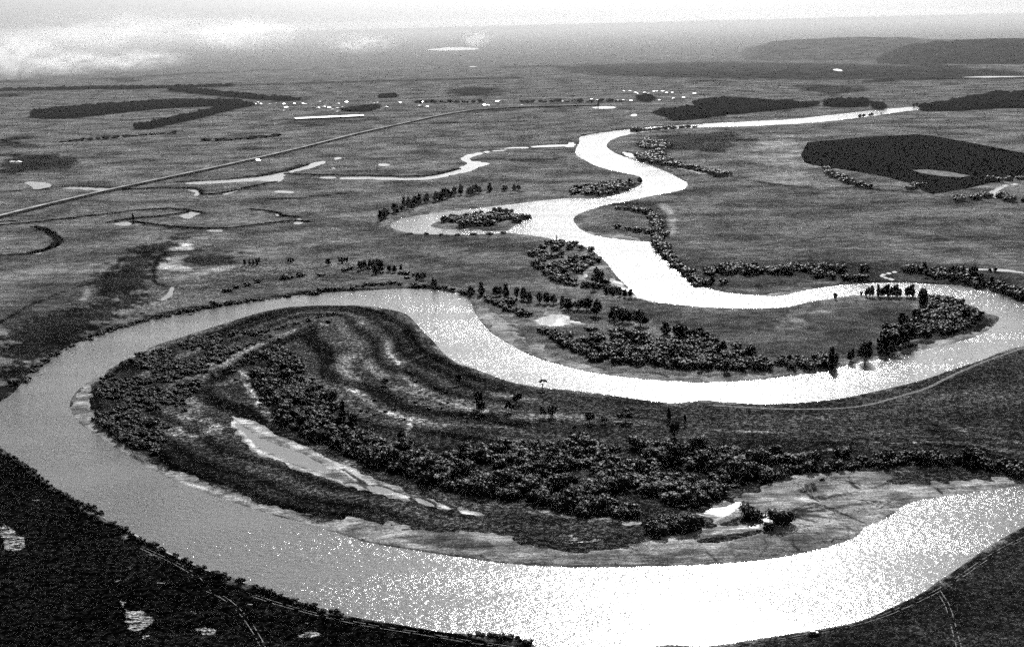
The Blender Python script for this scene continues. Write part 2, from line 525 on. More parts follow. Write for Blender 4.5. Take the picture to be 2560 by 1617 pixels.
# name, label, category, picture outline
PONDS = [
    ('pond', 'silvery slack-water pool with pale mud margins inside the largest meander loop', trace('F', [1562, 955, 1600, 960, 1700, 1032, 1800, 1082, 1950, 1130, 2050, 1172, 2130, 1222, 2190, 1262, 2170, 1282, 2100, 1266, 2000, 1240, 1930, 1210, 1850, 1170, 1735, 1122, 1690, 1080, 1635, 1020, 1595, 982])),
    ('pond', 'small bright pool with a dark rim at the tail of the slack-water pool', px('J', [190, 318, 230, 308, 290, 315, 350, 335, 370, 352, 300, 358, 230, 345])),
    ('pond', 'narrow bright pool with a dark rim ending the line of mud pools', px('J', [490, 385, 530, 388, 590, 412, 640, 436, 610, 442, 550, 422])),
    ('pond', 'bright sliver of water between dull pool and round bush on the sand flat', px('m', [345, 520, 560, 510, 690, 445, 790, 408, 915, 430, 850, 490, 720, 530, 620, 545, 500, 535])),
    ('pond', 'white sliver of water between the two round bushes on the sand flat', px('m', [1235, 690, 1300, 630, 1400, 575, 1465, 572, 1430, 630, 1330, 710])),
    ('pond', 'dull grey pool under the willow clump on the sand flat', px('m', [30, 580, 150, 520, 330, 530, 500, 560, 640, 560, 760, 530, 700, 590, 560, 650, 470, 668, 380, 630, 60, 620])),
    ('pond', 'dull grey leaf-shaped pool below the round bushes on the sand flat', px('m', [965, 840, 1060, 790, 1180, 740, 1290, 700, 1390, 720, 1340, 770, 1230, 840, 1090, 890, 1010, 880])),
    ('pond', 'ragged white pool on the bare ground beside the tall tree row', px('G', [1325, 262, 1360, 245, 1420, 240, 1480, 232, 1500, 245, 1440, 262, 1450, 285, 1400, 300, 1345, 292])),
    ('pond', 'kite-shaped pond beside the causeway in the marshy meadow', px('C', [150, 200, 250, 200, 360, 215, 330, 235, 240, 250, 215, 250, 225, 232, 175, 215])),
    ('stream', 'narrow creek running up to the foot of the causeway', px('C', [370, 243, 450, 237, 560, 237, 700, 247, 815, 246, 800, 256, 735, 268, 680, 259, 560, 249, 450, 245])),
    ('stream', 'forked silver creek in the meadow behind the causeway', px('C', [1190, 208, 1300, 200, 1500, 192, 1700, 177, 1780, 162, 1850, 148, 1950, 128, 2060, 93, 2100, 74, 2150, 61, 2200, 64, 2130, 90, 2060, 108, 1950, 138, 1905, 152, 1890, 168, 1880, 192, 1850, 206, 1790, 190, 1600, 198, 1400, 210, 1250, 216])),
    ('stream', 'long winding creek that hooks round before reaching the river', trace('C', [2100, 164, 2250, 171], 'D', [130, 168, 300, 172, 430, 178, 580, 172, 680, 150, 780, 125, 820, 100, 870, 78, 800, 55, 815, 35, 870, 15, 1000, -6, 1010, 3, 900, 22, 852, 45, 870, 60, 920, 68, 1030, 75, 960, 89, 910, 106, 880, 126, 780, 147, 650, 176, 580, 182, 430, 188, 300, 184, 150, 180], 'C', [2300, 183, 2150, 176])),
    ('stream', 'thin straight ditch joining the hooked creek to the river', trace('D', [1000, -8], 'A', [2320, 707], 'B', [0, 694, 130, 687, 200, 683, 310, 678, 310, 684, 200, 689, 130, 694, 0, 701], 'A', [2320, 716])),
    ('pond', 'small crooked backwater at the bend of a dark reedy ditch', px('C', [1240, 250, 1330, 256, 1342, 270, 1322, 297, 1288, 292, 1318, 272, 1260, 258])),
    ('pond', 'thin slanting sliver of creek water by the reedy ditch', px('C', [1472, 288, 1530, 264, 1600, 243, 1660, 233, 1600, 254, 1550, 274, 1480, 294])),
    ('pond', 'short straight bright ditch lying alone in the open meadow', px('C', [1820, 260, 1970, 263, 1972, 275, 1825, 270])),
    ('pond', 'bright lobed pool at the head of the reedy oxbow', px('C', [1190, 425, 1270, 405, 1310, 395, 1350, 405, 1300, 425, 1280, 442, 1250, 447, 1220, 434])),
    ('pond', 'pale pool beside the lone dark tree on the reedy oxbow', px('C', [735, 485, 800, 475, 880, 470, 885, 490, 800, 492])),
    ('pond', 'small branching pool at the end of the reedy oxbow', px('C', [1955, 480, 1990, 462, 1980, 447, 2000, 440, 2018, 460, 2038, 475, 1990, 485])),
    ('pond', 'tiny bright notch of water in the bank of the oxbow', px('C', [1842, 408, 1862, 412, 1870, 432, 1850, 434])),
    ('pond', 'thin pale streak of water along the outer oxbow bank', px('C', [1370, 526, 1440, 519, 1510, 523, 1500, 532, 1430, 535])),
    ('pond', 'small bright water at the foot of the circular old channel', px('C', [185, 692, 220, 678, 285, 670, 272, 684])),
    ('pond', 'tiny hooked pool beyond the forked creek', px('C', [2222, 46, 2250, 38, 2310, 33, 2262, 46, 2255, 56]) ),
    ('pond', 'small oval pool near the end of the forked creek', px('C', [2178, 108, 2215, 102, 2258, 105, 2240, 114])),
    ('pond', 'small rectangular bright pond in the level meadow by the winding creek', px('D', [238, 80, 340, 79, 342, 91, 245, 93])),
    ('pond', 'narrow crooked pool in the dark ground above the black grass bank', px('C', [1062, 997, 1108, 962, 1132, 938, 1138, 903, 1168, 897, 1162, 935, 1142, 968, 1090, 994])),
    ('pond', 'long white pond in front of the village', px('B', [362, 504, 430, 502, 510, 505, 470, 512, 400, 513])),
    ('pond', 'little white pond beside the village pond', px('B', [520, 519, 560, 519, 556, 525, 525, 525])),
    ('pond', 'bright oval pool with a ring beside the village pond', px('B', [550, 540, 590, 536, 588, 548, 560, 548])),
    ('pond', 'far white lake gleaming through the haze', px('A', [1980, 238, 2060, 227, 2160, 222, 2290, 231, 2150, 239])),
    ('pond', 'short far streak of water in the hazy plain', px('A', [2178, 317, 2240, 311, 2250, 315, 2185, 321])),
    ('pond', 'small white lake at the foot of the wooded hill', px('B', [1502, 326, 1540, 321, 1562, 338, 1520, 334])),
    ('stream', 'long bright canal beyond the dark woods', px('B', [2065, 365, 2250, 361, 2408, 358, 2500, 356, 2500, 359, 2408, 361, 2250, 364, 2080, 368])),
    ('stream', 'small looping brook among the bushes above the river bend', px('E', [1434, 823, 1480, 813, 1540, 797, 1590, 793, 1560, 803, 1490, 820, 1450, 828, 1480, 838, 1550, 855, 1540, 862, 1470, 842])),
    ('stream', 'straight backwater behind the tall trees on the far bank', px('E', [1790, 787, 2000, 786, 2120, 776, 2250, 783, 2408, 801, 2408, 812, 2250, 795, 2120, 785, 1900, 796])),
    ('stream', 'bright side channel between the river and the scrub on the far bank', px('E', [35, 88, 150, 106, 295, 142, 270, 152, 150, 120, 60, 102])),
    ('pond', 'white inlet beside the scrub at the upper river bend', px('D', [1915, 5, 1950, 8, 1965, 30, 1985, 58, 1965, 58, 1940, 35])),
    ('stream', 'pale winding brook beside the dark ploughland', px('E', [2170, 262, 2200, 265, 2260, 225, 2330, 210, 2408, 205, 2408, 214, 2340, 219, 2275, 234, 2210, 275, 2230, 305, 2310, 322, 2310, 331, 2215, 314])),
    ('pond', 'white pool beneath the trees of the wooded bar', px('D', [1465, 800, 1500, 805, 1520, 830, 1480, 828])),
    ('pond', 'white pool in the clearing of the wooded bar', px('D', [1610, 825, 1640, 812, 1665, 830, 1630, 842])),
]

# ------------------------------------------------------------------ ground grid (rings round the camera's foot point)
STEP = 1.55
fr = FPX * 1024 / PW
rows = [0.0, 90.0, 180.0, 260.0, 330.0, 380.0]
q = fr * CAM_H / 425.0
while q > 8.0:
    rows.append(fr * CAM_H / q)
    q -= STEP * 0.95 if q > 40 else 1.0
rows += [45000., 52000., 60000.]
R_ = np.array(rows)
da = STEP / fr
dense = np.arange(-RAD(23.5), RAD(23.5) + da, da)
A_ = np.concatenate([np.linspace(-math.pi, -RAD(23.5), 60)[:-1], dense, np.linspace(dense[-1], math.pi, 60)[1:-1]])
nr, na = len(R_), len(A_)
GX = R_[:, None] * np.sin(A_)[None, :]
GY = R_[:, None] * np.cos(A_)[None, :]
DR = np.gradient(R_)[:, None] * np.ones((1, na))


def sdf(P, far=120.0, closed=True):
    """signed distance of the grid points to an outline (negative inside), exact near the outline, clamped to far"""
    P = np.asarray(P, float)
    far = float(far)
    D = np.full((nr, na), far * far)
    segs = list(zip(P, np.roll(P, -1, 0))) if closed else list(zip(P[:-1], P[1:]))
    for a, b in segs:
        rr = np.hypot([a[0], b[0]], [a[1], b[1]])
        mg = max(far, 0)
        r0, r1 = rr.min() - mg - np.hypot(*(b - a)) * 0.5, rr.max() + mg
        i0, i1 = np.searchsorted(R_, r0), np.searchsorted(R_, r1)
        th = np.arctan2([a[0], b[0]], [a[1], b[1]])
        dm = mg / max(rr.min(), 1.0)
        j0, j1 = np.searchsorted(A_, th.min() - dm), np.searchsorted(A_, th.max() + dm)
        if i1 <= i0 or j1 <= j0: continue
        X, Y = GX[i0:i1, j0:j1], GY[i0:i1, j0:j1]
        ab = b - a
        L = max(ab @ ab, 1e-9)
        t = np.clip(((X - a[0]) * ab[0] + (Y - a[1]) * ab[1]) / L, 0, 1)
        d = (X - a[0] - t * ab[0]) ** 2 + (Y - a[1] - t * ab[1]) ** 2
        np.minimum(D[i0:i1, j0:j1], d, out=D[i0:i1, j0:j1])
    D = np.sqrt(D)
    D[D >= far * 0.9995] = 1e5
    if not closed:
        return D
    rr = np.hypot(P[:, 0], P[:, 1]); th = np.arctan2(P[:, 0], P[:, 1])
    i0, i1 = max(np.searchsorted(R_, rr.min() * 0.9) - 1, 0), np.searchsorted(R_, rr.max() * 1.02) + 1
    j0, j1 = max(np.searchsorted(A_, th.min()) - 1, 0), np.searchsorted(A_, th.max()) + 1
    X, Y = GX[i0:i1, j0:j1], GY[i0:i1, j0:j1]
    ins = np.zeros(X.shape, bool)
    for a, b in segs:
        if a[1] == b[1]: continue
        c = (a[1] > Y) != (b[1] > Y)
        ins ^= c & (X < (b[0] - a[0]) * (Y - a[1]) / (b[1] - a[1]) + a[0])
    D[i0:i1, j0:j1] = np.where(ins, -D[i0:i1, j0:j1], D[i0:i1, j0:j1])
    return D


def inside(P, XY):
    P = np.asarray(P, float)
    ins = np.zeros(len(XY), bool)
    for a, b in zip(P, np.roll(P, -1, 0)):
        if a[1] == b[1]: continue
        c = (a[1] > XY[:, 1]) != (b[1] > XY[:, 1])
        ins ^= c & (XY[:, 0] < (b[0] - a[0]) * (XY[:, 1] - a[1]) / (b[1] - a[1]) + a[0])
    return ins


def sstep(x, a, b):
    t = np.clip((x - a) / (b - a), 0, 1)
    return t * t * (3 - 2 * t)


# ---- water bodies
RIVER = chaikin(ground(RIVER_PX, Z_RIVER), 1)
ISLAND = chaikin(ground(ISLAND_PX, Z_RIVER), 1)
d_river = np.maximum(sdf(RIVER, 260.0), -sdf(ISLAND, 260.0))
bodies = [('river', 'broad meandering river glittering in the backlight across the plain', d_river, Z_RIVER, M['river'])]
POND_POLY = []
for nm, lab, P in PONDS:
    W = chaikin(ground(P, Z_POND), 2)
    ext = np.sqrt(abs(np.sum(W[:, 0] * np.roll(W[:, 1], -1) - W[:, 1] * np.roll(W[:, 0], -1))) * 0.5)
    W = W + rng.normal(size=W.shape) * min(0.022 * ext, 2.0)
    POND_POLY.append(W)
    bodies.append((nm, lab, sdf(W, 90.0), Z_POND, M['pond']))
stack = np.stack([b[2] for b in bodies])
which = stack.argmin(0)
d_pond = stack[1:].min(0)

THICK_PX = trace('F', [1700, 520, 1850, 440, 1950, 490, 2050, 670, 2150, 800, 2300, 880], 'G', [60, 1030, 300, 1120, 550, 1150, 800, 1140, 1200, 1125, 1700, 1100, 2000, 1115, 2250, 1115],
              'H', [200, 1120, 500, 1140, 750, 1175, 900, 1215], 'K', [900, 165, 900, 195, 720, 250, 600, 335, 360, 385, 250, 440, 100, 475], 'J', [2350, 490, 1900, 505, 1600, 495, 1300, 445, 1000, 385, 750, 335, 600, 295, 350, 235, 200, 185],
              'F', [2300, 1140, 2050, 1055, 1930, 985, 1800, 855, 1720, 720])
# ---- land cover
tone = np.full((nr, na), 0.135)
sand = np.zeros((nr, na))
silt = np.full((nr, na), 0.24)
pale = np.zeros((nr, na))
scrub = np.zeros((nr, na))


nzr = np.random.default_rng(99)
EDGE = np.zeros((nr, na))
for wl, am in ((90.0, 0.5), (45.0, 0.5), (22.0, 0.45), (11.0, 0.4), (6.0, 0.3)):
    for _ in range(4):
        t_ = nzr.uniform(0, 6.28); q_ = wl * nzr.uniform(0.7, 1.4)
        ok = np.clip(q_ / (DR * 1.5), 0, 1)
        EDGE += am * 0.5 * ok * np.sin((GX * math.cos(t_) + GY * math.sin(t_)) * 6.283 / q_ + nzr.uniform(0, 6.28))


def paint(field, P, val, soft=12.0, amount=1.0):
    W = chaikin(ground(P), 1)
    s = max(soft, 1.0)
    f = amount * (1 - sstep(sdf(W, max(4 * s, 40.0)) + EDGE * s * 1.0, -s * 0.55, s * 0.55))
    field[:] = field * (1 - f) + val * f


def stroke(field, P, val, width, soft=None, amount=1.0):
    W = chaikin(ground(P), 2, False)
    d = sdf(W, max(width * 3, 40.0), False)
    ww = np.maximum(width, DR * 0.6)
    f = amount * (1 - sstep(d + EDGE * ww * 0.4, ww * (0.3 if soft is None else 0.0), ww))
    field[:] = field * (1 - f) + val * f


NEAR_LOOP = trace('F', [720, 600, 1000, 440, 1400, 320, 1750, 210, 2200, 165], 'G', [100, 165, 300, 185, 450, 230, 560, 350, 700, 495, 850, 575, 1150, 685, 1400, 725, 1800, 770, 2200, 825],
                  'H', [240, 805, 700, 832, 1150, 800, 1500, 725, 1900, 605, 2408, 440], 'S', [2900, 800, 2900, 1200], 'K', [2408, 300, 1600, 440, 1330, 590, 900, 765, 500, 820],
                  'J', [2200, 843, 1400, 848, 600, 755], 'I', [2130, 585, 1200, 290], 'F', [850, 1170, 465, 850])
paint(tone, NEAR_LOOP, 0.045, 6)
# right part of that loop: open meadow
paint(tone, trace('H', [100, 830, 700, 850, 1200, 830, 1700, 700, 2408, 460], 'S', [2900, 850, 2900, 1130], 'H', [2408, 1130, 1900, 1080, 1400, 1060, 800, 1020, 300, 990, 0, 960]), 0.05, 20)
paint(tone, trace('H', [500, 1020, 900, 1040, 1400, 1080, 1900, 1100, 2408, 1250, 2408, 1330, 1700, 1290, 1200, 1270, 700, 1250, 300, 1180]), 0.02, 10, 0.8)
# foot of the picture
paint(tone, trace('S', [-600, 1000, -40, 1060, 0, 1113], 'I', [230, 215, 650, 480, 1060, 715, 1500, 900, 2100, 1110], 'J', [300, 1215, 900, 1300, 1320, 1383], 'S', [1400, 1800, -600, 2400]), 0.0055, 4)  # backlit, vignetted darkness painted into the tone of the foreground grass
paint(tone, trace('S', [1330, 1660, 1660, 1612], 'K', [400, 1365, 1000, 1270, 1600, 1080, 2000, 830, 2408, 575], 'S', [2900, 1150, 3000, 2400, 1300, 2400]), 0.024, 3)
# bright inner meadow of the right bend, and the great river-bound meadow
paint(tone, trace('E', [0, 1060, 600, 1060, 1200, 980, 1680, 970, 1600, 1150, 1400, 1300, 1100, 1400, 800, 1400, 640, 1340, 300, 1260, 0, 1120], 'G', [1900, 250]), 0.075, 12)
paint(tone, trace('E', [20, 300, 350, 190, 900, 260, 1700, 290, 2408, 340], 'S', [2800, 520, 2800, 640], 'E', [2408, 740, 1600, 720, 700, 690, 100, 660, 60, 500]), 0.115, 25)
paint(tone, trace('B', [1080, 720, 1200, 640, 1340, 640, 1390, 690, 1500, 790, 1300, 800]), 0.26, 30, 0.9)
paint(tone, trace('E', [480, 60, 700, 140, 950, 130, 1200, 200, 1300, 240, 900, 240, 600, 180]), 0.22, 25, 0.8)
paint(tone, trace('D', [330, 500, 600, 560, 1200, 560, 1420, 590, 1320, 700, 1340, 850, 1200, 860, 800, 860, 400, 700, 0, 620, 0, 480]), 0.10, 25)
# left: dry meadow patches and dark wet hollows
for P, v, s in [
    (trace('C', [0, 20, 300, 10, 560, 30, 500, 110, 200, 120, 0, 190]), 0.02, 25),
    (trace('C', [150, 280, 430, 280, 420, 340, 200, 400, 0, 390, 0, 330]), 0.12, 30),
    (trace('C', [600, 550, 1180, 540, 900, 620, 500, 680, 300, 660, 480, 580]), 0.12, 20),
    (trace('C', [1110, 650, 1200, 610, 1290, 610, 1310, 655, 1200, 668]), 0.5, 5),
    (trace('C', [1030, 770, 1060, 720, 1150, 700, 1270, 690, 1220, 740, 1300, 790, 1160, 800, 1120, 780, 1060, 795]), 0.5, 5),
    (trace('C', [1230, 830, 1380, 790, 1570, 750, 1570, 770, 1400, 815]), 0.36, 5),
    (trace('C', [560, 880, 720, 760, 900, 640, 1200, 560, 1300, 560, 1120, 650, 1020, 760, 980, 900, 700, 1000, 600, 1010]), 0.022, 14),
    (trace('C', [0, 1180, 200, 1080, 520, 1030, 700, 990, 1000, 930, 1050, 1000, 700, 1150, 400, 1250, 0, 1391]), 0.02, 14),
    (trace('F', [0, 370, 500, 300, 800, 280, 400, 470, 200, 600, 0, 760]), 0.014, 12),
    (trace('C', [0, 560, 200, 540, 350, 600, 300, 650, 0, 670]), 0.13, 20),
    (trace('C', [30, 1020, 300, 930, 560, 920, 570, 1000, 300, 1060, 0, 1180]), 0.085, 16),
    (trace('C', [1240, 700, 1600, 690, 1600, 740, 1320, 780, 1240, 740]), 0.035, 8),
    (trace('A', [1350, 560, 1720, 540, 1700, 580, 1400, 600]), 0.055, 40),
    (trace('A', [2090, 450, 2130, 415, 2300, 410, 2380, 425, 2300, 455]), 0.03, 60),
    (trace('B', [180, 310, 900, 290, 1600, 300, 2408, 330, 2408, 370, 1700, 380, 900, 370, 300, 350]), 0.045, 120),
    (trace('B', [1300, 400, 1600, 400, 1700, 430, 1450, 450]), 0.04, 60),
    (trace('B', [1430, 470, 1700, 450, 2000, 460, 1900, 490, 1500, 490]), 0.12, 40),
    (trace('A', [0, 640, 160, 650, 150, 690, 0, 700]), 0.02, 40),
    (trace('A', [320, 690, 560, 685, 580, 700, 330, 706]), 0.14, 30),
    (trace('D', [1780, 340, 1950, 320, 2150, 350, 2220, 440, 2200, 560, 2120, 580, 2080, 440, 1950, 390]), 0.04, 12),
    (trace('E', [0, 700, 400, 720, 1000, 720, 1700, 740, 2300, 760, 2408, 990, 2000, 880, 1000, 880, 400, 930, 220, 860]), 0.055, 10),
    (trace('E', [2060, 1055, 2250, 1110, 2180, 1190, 1900, 1290, 1600, 1345, 1400, 1380, 1700, 1250, 2050, 1170]), 0.03, 4),
    (trace('B', [600, 650, 900, 620, 1150, 640, 1000, 720, 760, 700, 650, 740]), 0.04, 30),
]:
    paint(tone, P, v, s)
# bank shadow along the old channels, painted as dark strips
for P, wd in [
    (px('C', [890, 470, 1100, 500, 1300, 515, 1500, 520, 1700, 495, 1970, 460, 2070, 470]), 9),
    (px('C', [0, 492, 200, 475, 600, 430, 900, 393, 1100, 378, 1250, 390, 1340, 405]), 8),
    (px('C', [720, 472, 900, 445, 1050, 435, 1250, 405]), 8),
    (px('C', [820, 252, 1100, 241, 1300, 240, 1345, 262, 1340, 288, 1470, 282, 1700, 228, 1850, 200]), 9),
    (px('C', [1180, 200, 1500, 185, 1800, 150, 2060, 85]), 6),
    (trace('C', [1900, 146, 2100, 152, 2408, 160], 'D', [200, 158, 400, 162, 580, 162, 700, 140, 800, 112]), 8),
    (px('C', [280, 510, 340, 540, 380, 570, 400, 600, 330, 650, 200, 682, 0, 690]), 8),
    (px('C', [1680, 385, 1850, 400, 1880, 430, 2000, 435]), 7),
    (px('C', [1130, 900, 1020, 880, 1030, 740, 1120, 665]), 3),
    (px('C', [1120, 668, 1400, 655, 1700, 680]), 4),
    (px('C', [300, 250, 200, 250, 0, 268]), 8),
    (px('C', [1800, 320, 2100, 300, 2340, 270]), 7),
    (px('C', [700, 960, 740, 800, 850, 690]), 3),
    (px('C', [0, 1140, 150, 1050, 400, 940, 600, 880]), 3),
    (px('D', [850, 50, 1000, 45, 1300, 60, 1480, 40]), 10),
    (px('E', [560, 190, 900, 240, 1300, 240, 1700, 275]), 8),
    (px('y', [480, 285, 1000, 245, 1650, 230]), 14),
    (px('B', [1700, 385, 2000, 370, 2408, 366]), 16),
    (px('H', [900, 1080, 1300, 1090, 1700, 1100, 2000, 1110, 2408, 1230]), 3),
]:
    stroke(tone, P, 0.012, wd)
# pale scroll ridges and cattle paths in the largest loop
for P, wd, v in [
    (px('F', [1345, 640, 1310, 760, 1330, 860, 1250, 930, 1170, 1020]), 13, 0.13),
    (px('F', [1400, 560, 1560, 560, 1650, 640, 1680, 760, 1780, 900, 1900, 1010, 2100, 1100, 2400, 1230]), 5, 0.16),
    (px('F', [1350, 620, 1480, 560, 1700, 440, 1900, 370, 2150, 300]), 10, 0.11),
    (px('F', [1400, 700, 1540, 690, 1630, 650]), 8, 0.13),
    (px('F', [1300, 960, 1420, 920, 1440, 980, 1320, 1040]), 9, 0.12),
    (trace('F', [2240, 560, 2280, 640, 2380, 760], 'G', [250, 860, 450, 930, 700, 970, 1000, 980, 1400, 985]), 6, 0.13),
    (px('G', [60, 520, 10, 600, 60, 690, 160, 770]), 10, 0.13),
    (px('G', [400, 330, 320, 420, 330, 500, 400, 560]), 4, 0.12),
    (px('G', [200, 540, 250, 640, 420, 740, 700, 820, 950, 870]), 7, 0.10),
    (px('G', [380, 590, 460, 690, 620, 760, 800, 800]), 4, 0.09),
    (px('G', [330, 430, 480, 400]), 3, 0.11), (px('G', [350, 500, 560, 440]), 3, 0.11), (px('G', [390, 560, 620, 480]), 3, 0.10),
    (px('G', [0, 330, 200, 270, 390, 290, 400, 340]), 3, 0.10),
    (px('G', [470, 960, 440, 1040]), 2, 0.14),
    (px('G', [980, 1080, 1250, 1070, 1450, 1080]), 5, 0.09),
    (px('G', [880, 690, 1000, 760, 1300, 800]), 6, 0.08),
    (px('G', [1000, 930, 1500, 900, 2100, 960]), 10, 0.08),
    (px('H', [300, 1000, 520, 1010, 780, 1020]), 2, 0.10),
    (px('H', [850, 1170, 1050, 1140, 1270, 1115]), 1.5, 0.16),
    (px('H', [1380, 1080, 1500, 1090, 1800, 1080, 2050, 1090, 2200, 1130, 2408, 1150]), 1.6, 0.12),
    (px('H', [1800, 930, 2000, 1010, 2200, 1050, 2408, 1095]), 3, 0.09),
    (px('E', [1200, 650, 1400, 645]), 6, 0.13), (px('E', [850, 1110, 950, 1150]), 8, 0.11), (px('E', [1000, 1080, 1080, 1070]), 7, 0.12),
    (px('D', [2150, 350, 2210, 400, 2225, 480, 2220, 560]), 3, 0.17),
    (px('C', [560, 990, 590, 900]), 2, 0.16),
    (px('J', [800, 290, 1000, 420, 1200, 450, 1600, 520, 1850, 540]), 5, 0.10),
    (px('J', [980, 570, 1250, 560, 1500, 580]), 6, 0.09),
    (px('E', [1000, 1000, 700, 1200, 900, 1170]), 6, 0.08),
]:
    stroke(tone, P, v * 1.7, wd * 0.95, 1, 0.9)
paint(tone, px('F', [1400, 800, 1600, 740, 1680, 800, 1740, 900, 1640, 930, 1520, 890, 1420, 850]), 0.028, 6)
paint(tone, px('F', [1370, 1060, 1520, 1010, 1600, 1050, 1700, 1140, 1950, 1250, 2300, 1370, 2200, 1391, 1500, 1391, 1150, 1260, 1000, 1150, 1120, 1100]), 0.03, 5)
paint(tone, trace('J', [700, 480, 1000, 520, 1400, 560, 1900, 560, 2050, 640, 1900, 720, 1500, 700, 1200, 620, 700, 570, 300, 540, 200, 460, 450, 460]), 0.04, 4)
# scrubby texture
for P in [NEAR_LOOP]:
    paint(scrub, P, 0.75, 5)
paint(scrub, trace('C', [0, 1180, 500, 1000, 1000, 930, 1600, 720, 2408, 720, 2408, 860, 1500, 960, 700, 1150, 0, 1391]), 0.6, 10)
paint(scrub, trace('S', [-600, 1000, 0, 1113], 'I', [230, 215, 650, 480, 1060, 715, 1500, 900, 2100, 1110], 'J', [300, 1215, 1320, 1383], 'S', [1400, 1800, -600, 2400]), 0.9, 4)
paint(scrub, trace('S', [1330, 1660, 1660, 1612], 'K', [400, 1365, 1000, 1270, 1600, 1080, 2000, 830, 2408, 575], 'S', [2900, 1150, 3000, 2400, 1300, 2400]), 0.6, 3)

stroke(tone, trace('F', [0, 790, 130, 695, 450, 432, 750, 322, 1050, 243, 1400, 178, 1800, 113, 2200, 74], 'G', [150, 58, 600, 50]), 0.012, 14)  # shade of the steep outer bank painted dark into the ground tone
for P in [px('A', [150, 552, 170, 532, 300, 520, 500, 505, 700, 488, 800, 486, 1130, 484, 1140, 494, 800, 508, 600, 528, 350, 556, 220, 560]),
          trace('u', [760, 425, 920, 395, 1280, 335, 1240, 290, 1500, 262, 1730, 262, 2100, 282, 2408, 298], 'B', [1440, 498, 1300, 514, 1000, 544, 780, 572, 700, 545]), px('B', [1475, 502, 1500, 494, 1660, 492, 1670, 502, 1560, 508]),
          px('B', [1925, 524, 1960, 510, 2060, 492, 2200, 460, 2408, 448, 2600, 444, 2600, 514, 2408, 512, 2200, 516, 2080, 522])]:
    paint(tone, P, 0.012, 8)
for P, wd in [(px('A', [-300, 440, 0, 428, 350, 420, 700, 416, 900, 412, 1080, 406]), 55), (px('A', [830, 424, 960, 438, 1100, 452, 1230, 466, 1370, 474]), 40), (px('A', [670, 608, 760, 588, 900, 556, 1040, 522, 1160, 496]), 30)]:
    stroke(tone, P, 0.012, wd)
for P, wd in [(px('A', [560, 370, 620, 385]), 20), (px('A', [1450, 392, 1800, 380, 2150, 372, 2400, 365]), 22), (px('A', [0, 388, 300, 382, 620, 366, 900, 345, 1300, 330]), 45), (px('A', [1080, 405, 1250, 400, 1400, 396]), 22), (px('A', [0, 455, 70, 440]), 50),
              (px('B', [1640, 270, 1750, 275, 1900, 305, 2100, 315]), 40), (px('B', [880, 380, 1000, 385]), 60), (px('B', [0, 315, 180, 312, 500, 322]), 40), (px('A', [1150, 700, 1200, 700]), 15), (px('A', [0, 690, 160, 685]), 25), (px('A', [800, 685, 900, 682]), 14), (px('A', [930, 722, 970, 720]), 12), (px('y', [0, 435, 350, 405, 1050, 405]), 9)]:
    stroke(tone, P, 0.03, wd)
for P, wd in [(px('A', [330, 697, 560, 693]), 22), (px('B', [0, 250, 360, 245]), 90), (px('A', [1200, 350, 1500, 335, 2000, 318]), 60), (px('B', [600, 262, 1000, 270]), 80), (px('B', [1300, 262, 1700, 240]), 60)]:
    stroke(tone, P, 0.22, wd, 1, 0.8)
# scroll ridges left behind as the loop grew: bands that follow the bank
loopm = 1 - sstep(sdf(chaikin(ground(NEAR_LOOP), 1), 60.0), -3, 3)
dd = np.clip(d_river, 0, 400)
wobx = 4.0 * np.sin(GX / 37.0 + GY / 61.0) + 3.0 * np.sin(GX / 17.0 - GY / 29.0)
band = np.sin((dd + wobx) / 2.9) * 0.45 + np.sin((dd + wobx) / 5.3 + 1.0) * 0.5 + np.sin((dd + wobx * 0.5) / 9.7 + 2.0) * 0.45
leftm = 1 - sstep(sdf(chaikin(ground(trace('F', [300, 300, 2300, 60], 'G', [600, 100, 1000, 600, 1300, 900, 1500, 1100, 900, 1250], 'J', [1000, 500, 600, 700], 'F', [300, 1391])), 1), 90.0), -25, 25)
tone *= 1 + loopm * (0.22 + 0.78 * leftm) * np.where(dd < 250, 1, 0) * np.clip(band * 1.15, -0.8, 1.5)
paint(tone, THICK_PX, 0.035, 3)
